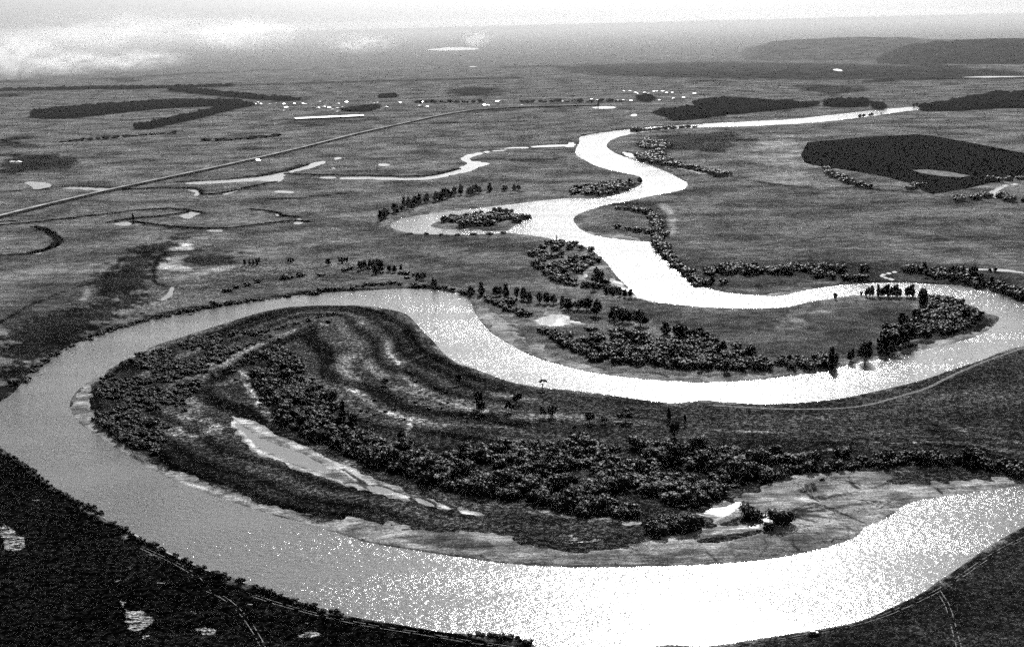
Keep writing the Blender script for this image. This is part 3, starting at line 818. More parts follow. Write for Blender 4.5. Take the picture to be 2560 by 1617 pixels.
# ---- sand and silt
for P, s in [
    (trace('F', [860, 515, 760, 575, 690, 635, 640, 700, 612, 780, 612, 880, 650, 960, 740, 1060, 860, 1140, 1010, 1215, 1200, 1290], 'I', [1300, 265, 1500, 335, 1700, 395, 1900, 450, 2100, 505, 2160, 540],
           'J', [0, 515, 200, 545, 500, 590, 900, 622, 1150, 645, 1300, 690, 1500, 735, 1700, 750, 1900, 722, 2100, 672, 2300, 620], 'K', [100, 620, 300, 590, 330, 560, 240, 500, 230, 460, 360, 405, 480, 380, 600, 350, 720, 300, 850, 238, 1000, 218,
           1250, 208, 1500, 203, 1560, 250, 1490, 292, 1700, 285, 1900, 275, 2200, 262, 2408, 260], 'S', [2800, 1190, 2800, 1215], 'K', [2408, 320, 1950, 380, 1600, 450, 1550, 500, 1370, 580, 1310, 640, 1050, 740, 500, 830],
           'J', [2200, 853, 1400, 858, 600, 765], 'I', [2130, 595, 1600, 440, 1200, 300], 'F', [850, 1180, 500, 950, 440, 840, 560, 660]), 1.5),
    (trace('G', [880, 100, 960, 170, 1090, 255, 1160, 330, 1210, 395, 1320, 445, 1470, 515, 1620, 565, 1780, 598, 1950, 622, 2150, 632], 'H', [200, 640, 600, 635, 900, 610, 1200, 560, 1420, 520, 1600, 460, 1800, 420, 2000, 370, 2150, 330, 2240, 250, 2250, 270, 2160, 350, 1900, 450, 1400, 545, 1000, 630, 500, 685, 0, 690], 'G', [1700, 635, 1200, 480, 940, 290]), 2),
    (trace('F', [1530, 900, 1610, 915, 1720, 985, 1850, 1045, 2000, 1090, 2150, 1165, 2300, 1230, 2408, 1270], 'J', [150, 225, 350, 310, 550, 385, 700, 430, 850, 440, 990, 495, 900, 515, 700, 470, 500, 420, 300, 372, 130, 340, 60, 300], 'F', [2350, 1391, 2250, 1345, 2100, 1305, 1990, 1280, 1840, 1200, 1700, 1150, 1650, 1090, 1590, 1010, 1540, 940]), 0.8),
    (px('J', [1820, 560, 1960, 545, 2090, 520, 2060, 550, 1900, 580]), 1.0),
    (px('G', [1310, 275, 1360, 238, 1400, 195, 1460, 200, 1510, 245, 1620, 285, 1630, 300, 1500, 305, 1340, 305, 1150, 300, 1050, 290, 1150, 288]), 2),
    (px('D', [1560, 440, 1600, 500, 1680, 535, 1850, 545, 2000, 575, 2080, 590, 2095, 615, 2000, 610, 1780, 585, 1640, 555, 1560, 490]), 3),
    (px('D', [1790, 850, 1830, 835, 1870, 850, 1930, 900, 2000, 965, 2110, 995, 2100, 1010, 1980, 975, 1900, 920, 1800, 895]), 2),
    (px('D', [1580, 830, 1620, 800, 1680, 760, 1800, 745, 1820, 770, 1700, 790, 1640, 850, 1600, 870]), 2),
    (px('D', [1330, 330, 1550, 306, 1740, 312, 1720, 322, 1550, 322, 1350, 345, 1100, 375, 800, 405, 620, 420, 800, 390]), 3),
    (px('D', [340, 470, 450, 430, 700, 385, 900, 370, 900, 385, 650, 418, 400, 460]), 3),
    (px('E', [840, 930, 1000, 900, 1250, 872, 1350, 868, 1350, 880, 1100, 905, 900, 945, 780, 975, 600, 960, 700, 950]), 3),
    (px('D', [590, 488, 650, 505, 900, 515, 1100, 525, 1100, 540, 800, 530, 640, 525]), 2),
    (px('S', [2150, 600, 2160, 598, 2170, 604, 2158, 607]), 1),
]:
    paint(sand, P, 1.0, s + 1.6)
stroke(sand, px('I', [680, 495, 860, 588, 1080, 720, 1230, 790, 1450, 878, 1640, 943, 1800, 1000]), 1.0, 1.7, None, 0.8)
# damp darker vegetation on the sand flat
for P, v in [(px('m', [60, 690, 300, 700, 330, 760, 200, 860, 0, 930]), 1), (px('m', [0, 1110, 500, 1010, 1000, 950, 1270, 900, 1300, 1000, 900, 1110, 300, 1190, 0, 1204]), 1),
             (px('m', [400, 830, 700, 720, 950, 650, 1100, 760, 800, 850, 500, 880]), 1), (px('J', [1180, 640, 1400, 660, 1800, 640, 1950, 660, 1800, 740, 1500, 730, 1280, 720]), 0.7)]:
    paint(sand, P, 0.1, 0.8, v * 0.9)
paint(silt, px('K', [500, 700, 900, 620, 1150, 640, 1250, 655, 1050, 735, 700, 805, 0, 845, 0, 740]), 0.15, 3)
paint(silt, px('J', [0, 640, 600, 700, 1200, 780, 2000, 760, 2408, 740, 2408, 840, 1400, 855, 600, 765, 0, 660]), 0.18, 2)
paint(silt, px('J', [500, 620, 900, 650, 1100, 720, 800, 730, 300, 640]), 0.10, 2)
stroke(silt, px('m', [20, 525, 380, 415, 700, 345, 1000, 385, 1400, 350, 2000, 350, 2250, 395]), 0.55, 2.2)
stroke(silt, px('m', [50, 650, 380, 650, 480, 690, 640, 620, 830, 530]), 0.6, 1.0)
stroke(silt, px('m', [480, 690, 350, 760, 200, 870, 0, 960]), 0.6, 2.0)
stroke(silt, px('m', [300, 990, 800, 900, 1100, 905, 1250, 830, 1400, 720]), 0.55, 2.0)
stroke(silt, px('F', [1545, 930, 1640, 1045, 1720, 1140, 1930, 1230, 2100, 1295, 2380, 1375]), 0.45, 1.4)
stroke(silt, px('F', [1570, 920, 1720, 1000, 1950, 1090, 2150, 1180, 2400, 1290]), 0.42, 2.4)
stroke(silt, px('J', [0, 190, 160, 290, 420, 370, 660, 440, 900, 500]), 0.55, 3)
for P, wd in [(px('J', [20, 195, 130, 265, 175, 305, 200, 300, 290, 303, 375, 345, 470, 372, 590, 398, 655, 440, 605, 452, 520, 425, 470, 385]), 0.9), (px('J', [40, 285, 120, 275, 185, 330, 240, 352]), 0.8), (px('J', [640, 440, 740, 475]), 0.7),
              (px('m', [1850, 600, 2100, 520, 2408, 470]), 1.4), (px('m', [1850, 620, 2150, 580, 2408, 580]), 1.6), (px('m', [1860, 650, 2150, 650, 2408, 690]), 1.3), (px('m', [1850, 690, 2100, 740, 2300, 800]), 1.0), (px('m', [1840, 570, 2000, 480, 2150, 450]), 1.2),
              (px('m', [1960, 170, 2020, 260, 2100, 80]), 0.8), (px('m', [2200, 60, 2215, 140, 2180, 220]), 0.7), (px('m', [2120, 280, 2190, 330]), 0.8), (px('m', [2190, 340, 2408, 285]), 0.8), (px('K', [1110, 452, 1180, 485, 1270, 515, 1350, 545]), 0.9), (px('K', [1000, 415, 1060, 440, 1110, 452]), 0.7),
              (px('K', [1230, 240, 1260, 300, 1330, 340]), 0.7), (px('K', [1400, 400, 1470, 420, 1530, 440]), 0.9), (px('K', [1060, 390, 1250, 350, 1450, 310, 1560, 250]), 1.6), (px('K', [1010, 470, 1250, 430, 1500, 400]), 1.3), (px('K', [900, 560, 1100, 590, 1250, 575]), 0.9), (px('K', [870, 640, 860, 690, 900, 720]), 0.6),
              (px('K', [1040, 620, 1070, 670]), 0.6), (px('K', [660, 650, 700, 700, 640, 760]), 0.6), (px('K', [280, 740, 350, 790]), 0.6), (px('K', [1700, 300, 1900, 320, 2100, 300]), 1.0), (px('K', [1820, 310, 1860, 345]), 0.7), (px('J', [0, 640, 400, 700, 800, 760, 1200, 810, 1700, 830, 2200, 820]), 0.8)]:
    stroke(silt, P, 0.045, wd)
for P, wd in [(px('m', [1500, 1010, 1900, 930, 2250, 870]), 3.0), (px('K', [760, 250, 900, 240, 1100, 270, 1300, 260]), 3.0), (px('K', [1250, 340, 1500, 330, 1800, 310, 2300, 275]), 2.0), (px('K', [850, 590, 1050, 600, 1250, 600]), 2.5), (px('J', [1900, 730, 2100, 690, 2400, 610]), 2.0), (px('I', [1200, 260, 1500, 355, 1800, 445, 2100, 540]), 1.6)]:
    stroke(silt, P, 0.42, wd, 1, 0.8)
paint(silt, px('G', [1300, 280, 1400, 230, 1520, 240, 1640, 300, 1350, 310]), 0.75, 2)
paint(silt, px('D', [1780, 860, 1830, 830, 2000, 960, 2110, 1000, 1950, 990]), 0.7, 2)
# ---- glint on wet ground painted as pale flecks, and broken sward
for P in [px('I', [0, 560, 60, 555, 110, 620, 200, 660, 170, 730, 80, 745, 0, 720]), px('I', [770, 1070, 870, 1060, 860, 1130, 960, 1110, 1030, 1180, 1000, 1240, 900, 1290, 820, 1210]),
          px('I', [1300, 1265, 1360, 1245, 1450, 1270, 1440, 1300, 1330, 1335]), px('I', [925, 1310, 1010, 1290, 1000, 1340, 940, 1345]), px('I', [1970, 1290, 2110, 1265, 2130, 1310, 2010, 1330])]:
    paint(pale, P, 1.0, 1.2)
for P in [px('I', [700, 930, 860, 920, 860, 940, 720, 945]), px('I', [200, 390, 280, 385, 275, 410, 210, 412]), px('I', [840, 830, 900, 850, 900, 880, 850, 860]), px('I', [1030, 930, 1120, 950, 1100, 970, 1030, 950]),
          px('I', [1250, 1130, 1330, 1130, 1320, 1170, 1250, 1165]), px('I', [1980, 1180, 2100, 1220, 2060, 1240, 1980, 1200]), px('I', [940, 730, 1080, 770, 1060, 800, 950, 760])]:
    paint(pale, P, 0.75, 1.0)
paint(pale, px('F', [1350, 1140, 1500, 1130, 1700, 1200, 1850, 1270, 1750, 1280, 1500, 1210]), 0.62, 2)
paint(pale, px('C', [600, 1030, 1100, 960, 1600, 880, 2300, 800, 2408, 830, 1500, 960, 900, 1060]), 0.35, 6)
paint(pale, px('J', [150, 440, 450, 520, 500, 560, 250, 540]), 0.6, 2)
paint(pale, px('J', [1400, 640, 1750, 620, 1760, 680, 1450, 700]), 0.8, 1.5)

# ---- relief
wide = np.maximum(2.5, DR * 0.75)
z = np.zeros((nr, na))
steep = np.clip(d_river / wide, -1, 1)
gentle = np.clip(d_river / 26.0, -1, 1)
sandy = sstep(sand, 0.2, 0.8)
prof = np.where(d_river < 0, steep, steep * (1 - sandy) + np.sin(np.clip(gentle, 0, 1) * math.pi / 2) * sandy)
zr = np.where(prof >= 0, Z_RIVER + (0 - Z_RIVER) * prof, Z_RIVER + 2.6 * prof)
lev = 1 - sstep(sdf(chaikin(ground(trace('F', [0, 805, 130, 710, 450, 445, 750, 335, 1050, 255, 1400, 190, 1800, 125, 2200, 85], 'G', [150, 70, 600, 60])), 1, False), 60.0, False), 4.0, 40.0)
zr = np.where(d_river > 0, zr + lev * 3.0 * np.clip(d_river / wide, 0, 1), zr)
z = np.where(np.abs(d_river) < 9e4, np.where(d_river < 0, np.minimum(zr, Z_RIVER), zr), np.where(d_river < 0, Z_RIVER - 2.6, 0.0))
pp = np.clip(d_pond / wide, -1, 1)
zp = Z_POND + np.where(pp >= 0, -Z_POND * pp, 0.8 * pp)
z = np.minimum(z, zp)


def zland(XY):
    """height of the land sheet at places"""
    XY = np.asarray(XY, float).reshape(-1, 2)
    r = np.hypot(XY[:, 0], XY[:, 1]); a = np.arctan2(XY[:, 0], XY[:, 1])
    i = np.clip(np.searchsorted(R_, r) - 1, 0, nr - 2); j = np.clip(np.searchsorted(A_, a) - 1, 0, na - 2)
    u = np.clip((r - R_[i]) / (R_[i + 1] - R_[i]), 0, 1); v = np.clip((a - A_[j]) / (A_[j + 1] - A_[j]), 0, 1)
    return (z[i, j] * (1 - u) * (1 - v) + z[i + 1, j] * u * (1 - v) + z[i, j + 1] * (1 - u) * v + z[i + 1, j + 1] * u * v)


def d_water(XY):
    r = np.hypot(XY[:, 0], XY[:, 1]); a = np.arctan2(XY[:, 0], XY[:, 1])
    i = np.clip(np.searchsorted(R_, r), 0, nr - 1); j = np.clip(np.searchsorted(A_, a), 0, na - 1)
    return np.minimum(d_river, d_pond)[i, j]


ii, jj = np.meshgrid(np.arange(nr - 1), np.arange(na), indexing='ij')
j2 = (jj + 1) % na
F_all = np.stack([ii * na + jj, (ii + 1) * na + jj, (ii + 1) * na + j2, ii * na + j2], -1)
V_all = np.stack([GX, GY, z], -1).reshape(-1, 3)
# drop the degenerate centre ring: keep it as a small flat patch of triangles
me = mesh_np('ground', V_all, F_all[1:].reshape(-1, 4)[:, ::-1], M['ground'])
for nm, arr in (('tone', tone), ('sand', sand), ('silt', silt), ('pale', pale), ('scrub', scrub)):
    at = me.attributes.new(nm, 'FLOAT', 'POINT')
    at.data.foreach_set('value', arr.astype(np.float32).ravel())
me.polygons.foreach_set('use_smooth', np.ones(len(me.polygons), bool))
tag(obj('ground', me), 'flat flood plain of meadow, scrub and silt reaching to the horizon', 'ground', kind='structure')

fmin = np.minimum.reduce([stack.reshape(len(bodies), -1)[:, F_all[1:].reshape(-1, 4)[:, k]] for k in range(4)])   # bodies x faces
own = fmin.argmin(0)
drf = np.maximum(9.0, DR.reshape(-1)[F_all[1:].reshape(-1, 4)[:, 0]] * 1.3)
for k, (nm, lab, d, zw, mt) in enumerate(bodies):
    sel = (own == k) & (fmin[k] < drf)
    Fk = F_all[1:].reshape(-1, 4)[sel][:, ::-1]
    if len(Fk) == 0: continue
    idx, inv = np.unique(Fk, return_inverse=True)
    V = V_all[idx].copy(); V[:, 2] = zw
    o = obj(nm, mesh_np(nm, V, inv.reshape(-1, 4), mt))
    tag(o, lab, nm, kind='structure')


# ------------------------------------------------------------------ sheets, roads and tracks
def sheet(name, P, mat, zz, label, cat='field'):
    from mathutils.geometry import tessellate_polygon
    W = ground(P)
    tri = tessellate_polygon([[Vector((x, y, 0)) for x, y in W]])
    me = mesh_poly(name, np.column_stack([W, np.full(len(W), zz)]), tri, mat)
    me.update()
    if me.polygons[0].normal.z < 0: me.flip_normals()
    return tag(obj(name, me), label, cat, kind='structure')


sheet('ploughed_field', trace('B', [1390, 670, 1600, 650, 1900, 632, 1960, 637, 2150, 670, 2408, 720], 'S', [2700, 420, 2700, 445], 'E', [2408, 160, 2200, 205, 2050, 240, 1880, 270, 1800, 283, 1730, 260, 1680, 220, 1550, 185, 1400, 150, 1200, 120, 1000, 90, 940, 70, 915, 20]),
      M['plough'], 0.06, 'large dark ploughed field with a pale strip in it beyond the river bend')
sheet('stubble_strip', px('E', [1660, 122, 1760, 118, 1900, 133, 2050, 160, 1990, 170, 1850, 162, 1720, 142]), M['stubble'], 0.14, 'pale lens-shaped strip of stubble inside the dark ploughed field')


def offset(W, d):
    T = np.gradient(W, axis=0)
    T /= np.linalg.norm(T, axis=1)[:, None] + 1e-9
    return W + np.column_stack([-T[:, 1], T[:, 0]]) * d


def resample(W, step):
    s = np.concatenate([[0], np.cumsum(np.linalg.norm(np.diff(W, axis=0), axis=1))])
    t = np.linspace(0, s[-1], max(int(s[-1] / step), 2) + 1)
    return np.column_stack([np.interp(t, s, W[:, 0]), np.interp(t, s, W[:, 1])])


def ribbon(W, sect, zb):
    """sweep a cross-section [(offset, height)] along W -> V, F"""
    cols = []
    for off, h in sect:
        Q = offset(W, off)
        cols.append(np.column_stack([Q, zb + h]))
    V = np.stack(cols, 1).reshape(-1, 3)
    k = len(sect); n = len(W)
    F = [(i * k + j, (i + 1) * k + j, (i + 1) * k + j + 1, i * k + j + 1) for i in range(n - 1) for j in range(k - 1)]
    return V, np.array(F)


def up(me):
    me.update()
    if len(me.polygons) and np.mean([p.normal.z for p in me.polygons[:50]]) < 0: me.flip_normals()
    return me


def road(name, P, width, hgt, label, cat='road', mat='road', step=12.0, side=None):
    W = resample(chaikin(ground(P), 2, False), step)
    zb = np.zeros(len(W))
    rt = tag(obj(name, up(mesh_np(name, *ribbon(W, [(-width / 2, hgt), (width / 2, hgt)], zb), M[mat]))), label, cat, kind='structure')
    if side:
        for s in (-1, 1):
            o = obj('embankment', up(mesh_np('embankment', *ribbon(W, [(s * (width / 2 + 0.02), hgt - 0.01), (s * (width / 2 + side), -0.2)], zb), M['bank'])), rt)
    return rt


ROAD_PX = trace('S', [-260, 595, -100, 570], 'C', [0, 440, 300, 365, 700, 270, 1100, 185, 1600, 78, 1930, 0], 'A', [1450, 693, 1690, 630, 1900, 585, 2050, 550, 2200, 525], 'y', [480, 276, 1000, 240, 1700, 222, 2000, 216])
road('causeway_road', ROAD_PX, 7.0, 3.4, 'pale straight causeway road with dark grassy side crossing the marshy meadows', side=5.0)
road('dirt_track', trace('H', [300, 835, 600, 853, 800, 864, 1200, 860, 1400, 830, 1600, 770, 1750, 730, 1900, 650, 2100, 560, 2300, 490, 2408, 450], 'S', [2640, 850]), 2.6, 0.05, 'light dirt track following the river bank across the dark meadow', 'track', 'rut', 4.0)
road('village_road', px('u', [-900, 222, 0, 212, 560, 205, 1100, 205, 1400, 225, 1720, 242, 1900, 246, 2408, 275]), 11.0, 0.10, 'pale road passing behind the village and along the dark wood', 'road', 'road', 40.0)
road('village_road', px('u', [60, 300, 500, 288, 900, 285, 1200, 265, 1500, 240]), 10.0, 0.14, 'pale lane in front of the village joining the road by the wood', 'road', 'road', 40.0)
road('field_road', px('x', [1580, 358, 1900, 356, 2408, 352, 2900, 345]), 12.0, 0.10, 'thin bright road edging the woods beyond the river end', 'road', 'road', 40.0)


def ruts(P, label, gauge=1.75, wd=0.36):
    W = resample(chaikin(ground(P), 2, False), 1.2)
    parts = []
    rr_ = np.random.default_rng(len(P) + int(P[0][0]))
    for s in (-1, 1):
        Q = offset(W, s * gauge / 2) + rr_.normal(size=(len(W), 2)) * 0.05
        keep = np.ones(len(W) - 1, bool)
        zb = zland(Q) + 0.04
        V, F = ribbon(Q, [(-wd / 2, 0), (wd / 2, 0)], zb)
        g = np.convolve(rr_.normal(size=len(F)), np.ones(3) / 3, 'same')
        F = F[(g > -0.2)]
        parts.append((V, F))
    return tag(obj('wheel_track', up(mesh_np('wheel_track', *join(parts), M['rut']))), label, 'track', kind='structure')


ruts(px('I', [1390, 1005, 1480, 1040, 1560, 1100, 1630, 1170, 1700, 1270, 1750, 1360, 1800, 1480]), 'pair of pale wheel ruts curving away from the bank through black grass')
ruts(px('I', [950, 720, 1050, 765, 1150, 810, 1250, 865, 1310, 905, 1340, 940]), 'short pair of wheel ruts just above the black grass bank')
ruts(trace('I', [1700, 1040, 1850, 1090, 2100, 1160], 'J', [134, 1228, 300, 1255, 600, 1300, 850, 1345, 1100, 1378, 1300, 1410]), 'wheel ruts running along the bank towards the bank-top grass')
ruts(px('K', [1830, 1000, 1870, 1060, 1900, 1110, 1930, 1220, 1975, 1390]), 'straight wheel ruts leaving the bank track across the dark meadow')
ruts(trace('S', [2700, 1290], 'K', [2408, 650, 2200, 760, 2000, 900, 1850, 1000, 1600, 1120, 1400, 1200, 1000, 1295, 600, 1365, 300, 1410]), 'long wheel ruts following the black grass bank past the parked car')

# ------------------------------------------------------------------ hills beyond the plain


def hill(name, crest_px, dist_fn, label, mat, seed, depth=1700.0):
    """ridge from its skyline: each crest point stands at its own distance, height from that distance"""
    r = np.random.default_rng(seed)
    P = np.array(crest_px)
    d = np.column_stack([(P[:, 0] - PW / 2) / FPX, (PH / 2 - P[:, 1]) / FPX, -np.ones(len(P))]) @ CMn.T
    d /= np.hypot(d[:, 0], d[:, 1])[:, None]
    R = np.array([dist_fn(t) for t in np.linspace(0, 1, len(P))])
    C = np.column_stack([d[:, :2] * R[:, None], CAM_H + d[:, 2] * R])
    s = np.linspace(0, 1, len(P)); tt = np.linspace(0, 1, 90)
    C = np.column_stack([np.interp(tt, s, C[:, k]) for k in range(3)])
    C[:, 2] += np.interp(np.arange(90), np.arange(0, 90, 3), r.normal(size=30)) * 3.0 + r.normal(size=90) * 1.0
    dirs = C[:, :2] / np.hypot(C[:, 0], C[:, 1])[:, None]
    prof = np.linspace(-1, 1.4, 34)
    V = []
    for k, o in enumerate(prof):
        f = math.cos(min(abs(o), 1.4) / (1.0 if o < 0 else 1.4) * math.pi / 2) ** 1.2 if abs(o) < 1.4 else 0
        off = o * depth
        wob = np.interp(np.arange(90), np.arange(0, 90, 6), r.normal(size=15)) * 0.16 + r.normal(size=90) * 0.02
        hh = C[:, 2] * np.clip(f * (1 + wob * (1 - f) * 1.6), 0, 1.0) - 3.0 * (1 - f)
        V.append(np.column_stack([C[:, :2] + dirs * off, hh]))
    n = 90
    V = np.array(V).reshape(-1, 3)
    F = np.array([(k * n + i, k * n + i + 1, (k + 1) * n + i + 1, (k + 1) * n + i) for k in range(len(prof) - 1) for i in range(n - 1)])
    me = up(mesh_np(name, V, F, mat))
    me.polygons.foreach_set('use_smooth', np.ones(len(me.polygons), bool))
    return tag(obj(name, me), label, 'hill', kind='structure')


hill('hill', trace('B', [980, 275, 1040, 262, 1120, 235, 1200, 208, 1280, 192, 1400, 184, 1550, 178, 1700, 176, 1850, 182, 2000, 190, 2408, 192, 2900, 195]), lambda t: 10200 - 800 * t, 'pale hazy hill with a long flat crest behind the wooded hill', M['hill'], 3, 1900)
hill('hill', trace('B', [1690, 285, 1730, 262, 1800, 232, 1900, 208, 2000, 196, 2100, 188, 2200, 184, 2408, 180, 2700, 178, 2950, 182]), lambda t: 8300 - 500 * t, 'dark wooded hill rising from the plain at the edge of the haze', M['hillwood'], 5, 1000)

# ------------------------------------------------------------------ plants: prototypes
BUSH = [crown_mesh('bush', 'bush', 20 + i, 760, 0.062, M['leaf']) for i in range(6)]
LOWB = [crown_mesh('low_bush', 'bush', 60 + i, 120, 0.105, M['leaf']) for i in range(5)]
CROWN = {k: [crown_mesh('crown', k, 80 + 7 * i + len(k), 800, 0.048, M['leaf_dark']) for i in range(4)] for k in ('round', 'full', 'poplar')}
TRUNK = {k: [trunk_mesh('trunk', k, 90 + i, M['bark']) for i in range(2)] for k in ('round', 'full', 'poplar')}
FARC = {'full': [crown_mesh('far_crown', 'far', 120 + i, 44, 0.12, M['wood']) for i in range(3)]}


def arr(me):
    V = np.zeros(len(me.vertices) * 3, np.float32); me.vertices.foreach_get('co', V)
    F = np.zeros(len(me.loops), np.int32); me.loops.foreach_get('vertex_index', F)
    return V.reshape(-1, 3), F.reshape(-1, 3)


LOWA = [arr(m) for m in LOWB]
FARA = {k: [arr(m) for m in v] for k, v in FARC.items()}


def slant(XY):
    return math.sqrt(XY[0] ** 2 + XY[1] ** 2 + CAM_H ** 2)


def scatter(P, spacing, seed, keep=None, zz=0.0, jitter=0.45, gap=0.0, gapscale=30.0):
    """jittered places inside a picture outline laid on the ground"""
    W = ground(P, zz)
    r = np.random.default_rng(seed)
    lo, hi = W.min(0), W.max(0)
    nx, ny = int((hi[0] - lo[0]) / spacing) + 1, int((hi[1] - lo[1]) / spacing) + 1
    X, Y = np.meshgrid(lo[0] + np.arange(nx) * spacing, lo[1] + np.arange(ny) * spacing)
    Q = np.column_stack([X.ravel(), Y.ravel()]) + r.normal(size=(nx * ny, 2)) * spacing * jitter
    Q = Q[inside(W, Q)]
    if gap > 0:
        ph = r.uniform(0, 6.28, 4)
        f = (np.sin(Q[:, 0] / gapscale + ph[0]) * np.sin(Q[:, 1] / gapscale * 0.6 + ph[1]) + np.sin((Q[:, 0] + Q[:, 1]) / gapscale * 0.7 + ph[2]) * 0.6 + r.normal(size=len(Q)) * 0.25)
        Q = Q[f > np.quantile(f, gap)] if len(Q) else Q
    Q = Q[d_water(Q) > 1.0] if len(Q) else Q
    return Q


def along(P, spacing, seed, wob=1.5):
    W = resample(chaikin(ground(P), 1, False), spacing)
    r = np.random.default_rng(seed)
    return W + r.normal(size=W.shape) * wob


# every bush: (place, width, height, zone)
ZONES = []   # (label, group, thicket label)
bushes = []


def zone(label, group, stuff_label, Q, wr, hr, seed):
    r = np.random.default_rng(seed)
    k = len(ZONES)
    ZONES.append((label, group, stuff_label))
    for p in Q:
        wd = r.uniform(*wr) * (1.25 if r.random() < 0.12 else 1.0)
        bushes.append((p[0], p[1], wd, wd * r.uniform(*hr), k))


THICK = THICK_PX
zone('rounded willow bush packed into the dense thicket of the largest meander loop', 'willows of the largest meander thicket', 'dense low willow scrub filling the largest meander loop',
     scatter(THICK, 5.3, 1, gap=0.26, gapscale=8.5), (3.2, 10.5), (0.45, 1.0), 1)
SCRUB_L = px('F', [690, 660, 800, 570, 950, 500, 1150, 450, 1400, 380, 1600, 345, 1800, 345, 1650, 440, 1500, 540, 1350, 640, 1300, 770, 1250, 870, 1120, 1010, 1100, 1080, 900, 1090, 770, 1020, 670, 910, 640, 800])
zone('low scrub bush on the ridged tip of the largest meander loop', 'scrub on the tip of the largest loop', 'patchy scrub covering the ridged tip of the largest loop',
     scatter(SCRUB_L, 4.6, 2, gap=0.38, gapscale=9), (3.2, 6.0), (0.45, 0.75), 2)
zone('dark bush in the fringe along the silty shore of the largest loop', 'fringe bushes of the largest loop', 'dark bushy fringe above the silt of the largest loop',
     np.vstack([along(px('F', [650, 900, 760, 1010, 900, 1090, 1050, 1150]), 4.0, 3, 2.2), along(px('F', [680, 940, 800, 1040, 950, 1110]), 4.5, 4, 2.0)]), (4.0, 6.5), (0.6, 0.8), 3)
POINT_R = trace('H', [1640, 345, 1710, 200, 1770, 135, 1900, 135, 2050, 185, 2110, 250, 2080, 300, 1950, 350, 1700, 385, 1600, 440, 1450, 480, 1430, 415, 1560, 305])
zone('bush in the wood covering the point inside the hairpin bend', 'bushes on the point of the hairpin bend', 'bushy undergrowth on the point of the hairpin bend',
     scatter(POINT_R, 6.2, 5, gap=0.06), (5.5, 9.0), (0.6, 0.95), 5)
BELT_C = trace('G', [1370, 350, 1500, 395, 1600, 425, 1740, 375, 1900, 345, 2100, 415, 2240, 415, 2300, 330, 2408, 370], 'H', [60, 320, 150, 350, 290, 385, 400, 435, 520, 455, 620, 485, 640, 555, 800, 545, 1000, 545, 1100, 495, 1150, 535, 1150, 580, 900, 590, 600, 602, 300, 605, 0, 595],
               'G', [2000, 575, 1800, 550, 1700, 545, 1550, 480])
zone('bush in the belt of willows along the inner shore of the river-bound meadow', 'willows along the inner shore', 'continuous willow belt along the inner shore of the meadow',
     scatter(BELT_C, 6.4, 6, gap=0.15, gapscale=18), (5.5, 9.0), (0.6, 0.95), 6)
zone('low bush in a short dark row on the grassy point behind the bare sand', 'short rows on the grassy point', 'short dark hedge rows on the grassy point',
     np.vstack([along(px('G', [980, 135, 1060, 165, 1130, 195, 1200, 220]), 5, 7, 1.5), along(px('G', [1120, 150, 1180, 155]), 5, 8, 1.5), along(px('G', [1205, 238, 1250, 240]), 5, 9, 1.2), along(px('G', [1370, 345, 1450, 390, 1550, 440, 1660, 500, 1720, 545]), 5, 10, 2),
                along(px('G', [1660, 340, 1705, 342]), 5, 11, 1.2)]), (5, 8), (0.6, 0.9), 7)
zone('bush on the little island where the old river arm rejoins', 'bushes of the river island', 'bushes of the river island',
     np.vstack([scatter(px('D', [660, 470, 760, 450, 1000, 430, 1160, 430, 1170, 450, 1000, 470, 800, 480]), 8, 12), along(px('D', [800, 495, 1020, 490]), 9, 13, 2), along(px('D', [1170, 465, 1230, 435]), 7, 14, 2)]), (8, 13), (0.6, 0.9), 8)
zone('bush in the grove on the promontory beside the upper bend', 'bushes on the upper promontory', 'bushes on the upper promontory',
     scatter(px('D', [1560, 245, 1700, 225, 1900, 215, 2010, 200, 2015, 215, 1900, 260, 1750, 295, 1650, 290, 1540, 285]), 10, 15, gap=0.25), (9, 13), (0.5, 0.8), 9)
BAR = px('D', [1440, 600, 1600, 625, 1690, 670, 1740, 740, 1800, 760, 1790, 800, 1720, 820, 1780, 880, 1800, 920, 1970, 970, 1700, 920, 1550, 890, 1400, 800, 1330, 730, 1340, 660])
zone('bush among the trees of the wooded bar in the wide reach', 'bushes of the wooded bar', 'scrub of the wooded bar in the wide reach',
     np.vstack([scatter(BAR, 9.0, 16, gap=0.58, gapscale=16), along(px('D', [1340, 650, 1330, 740, 1400, 815, 1480, 870, 1600, 905]), 8, 17, 3)]), (5, 10), (0.55, 0.9), 10)
zone('bush in the hedge curving behind the cut-off meadow', 'curved hedge behind the cut-off meadow', 'curved hedge behind the cut-off meadow',
     np.vstack([along(px('D', [1870, 385, 2000, 400, 2090, 430, 2120, 480, 2115, 560, 2140, 620, 2170, 660]), 9, 18, 3), along(px('D', [2110, 590, 2160, 650, 2220, 720, 2300, 800, 2400, 880]), 8, 19, 2), along(px('D', [1860, 515, 1960, 525, 2060, 545]), 9, 20, 3)]), (8, 12), (0.55, 0.85), 11)
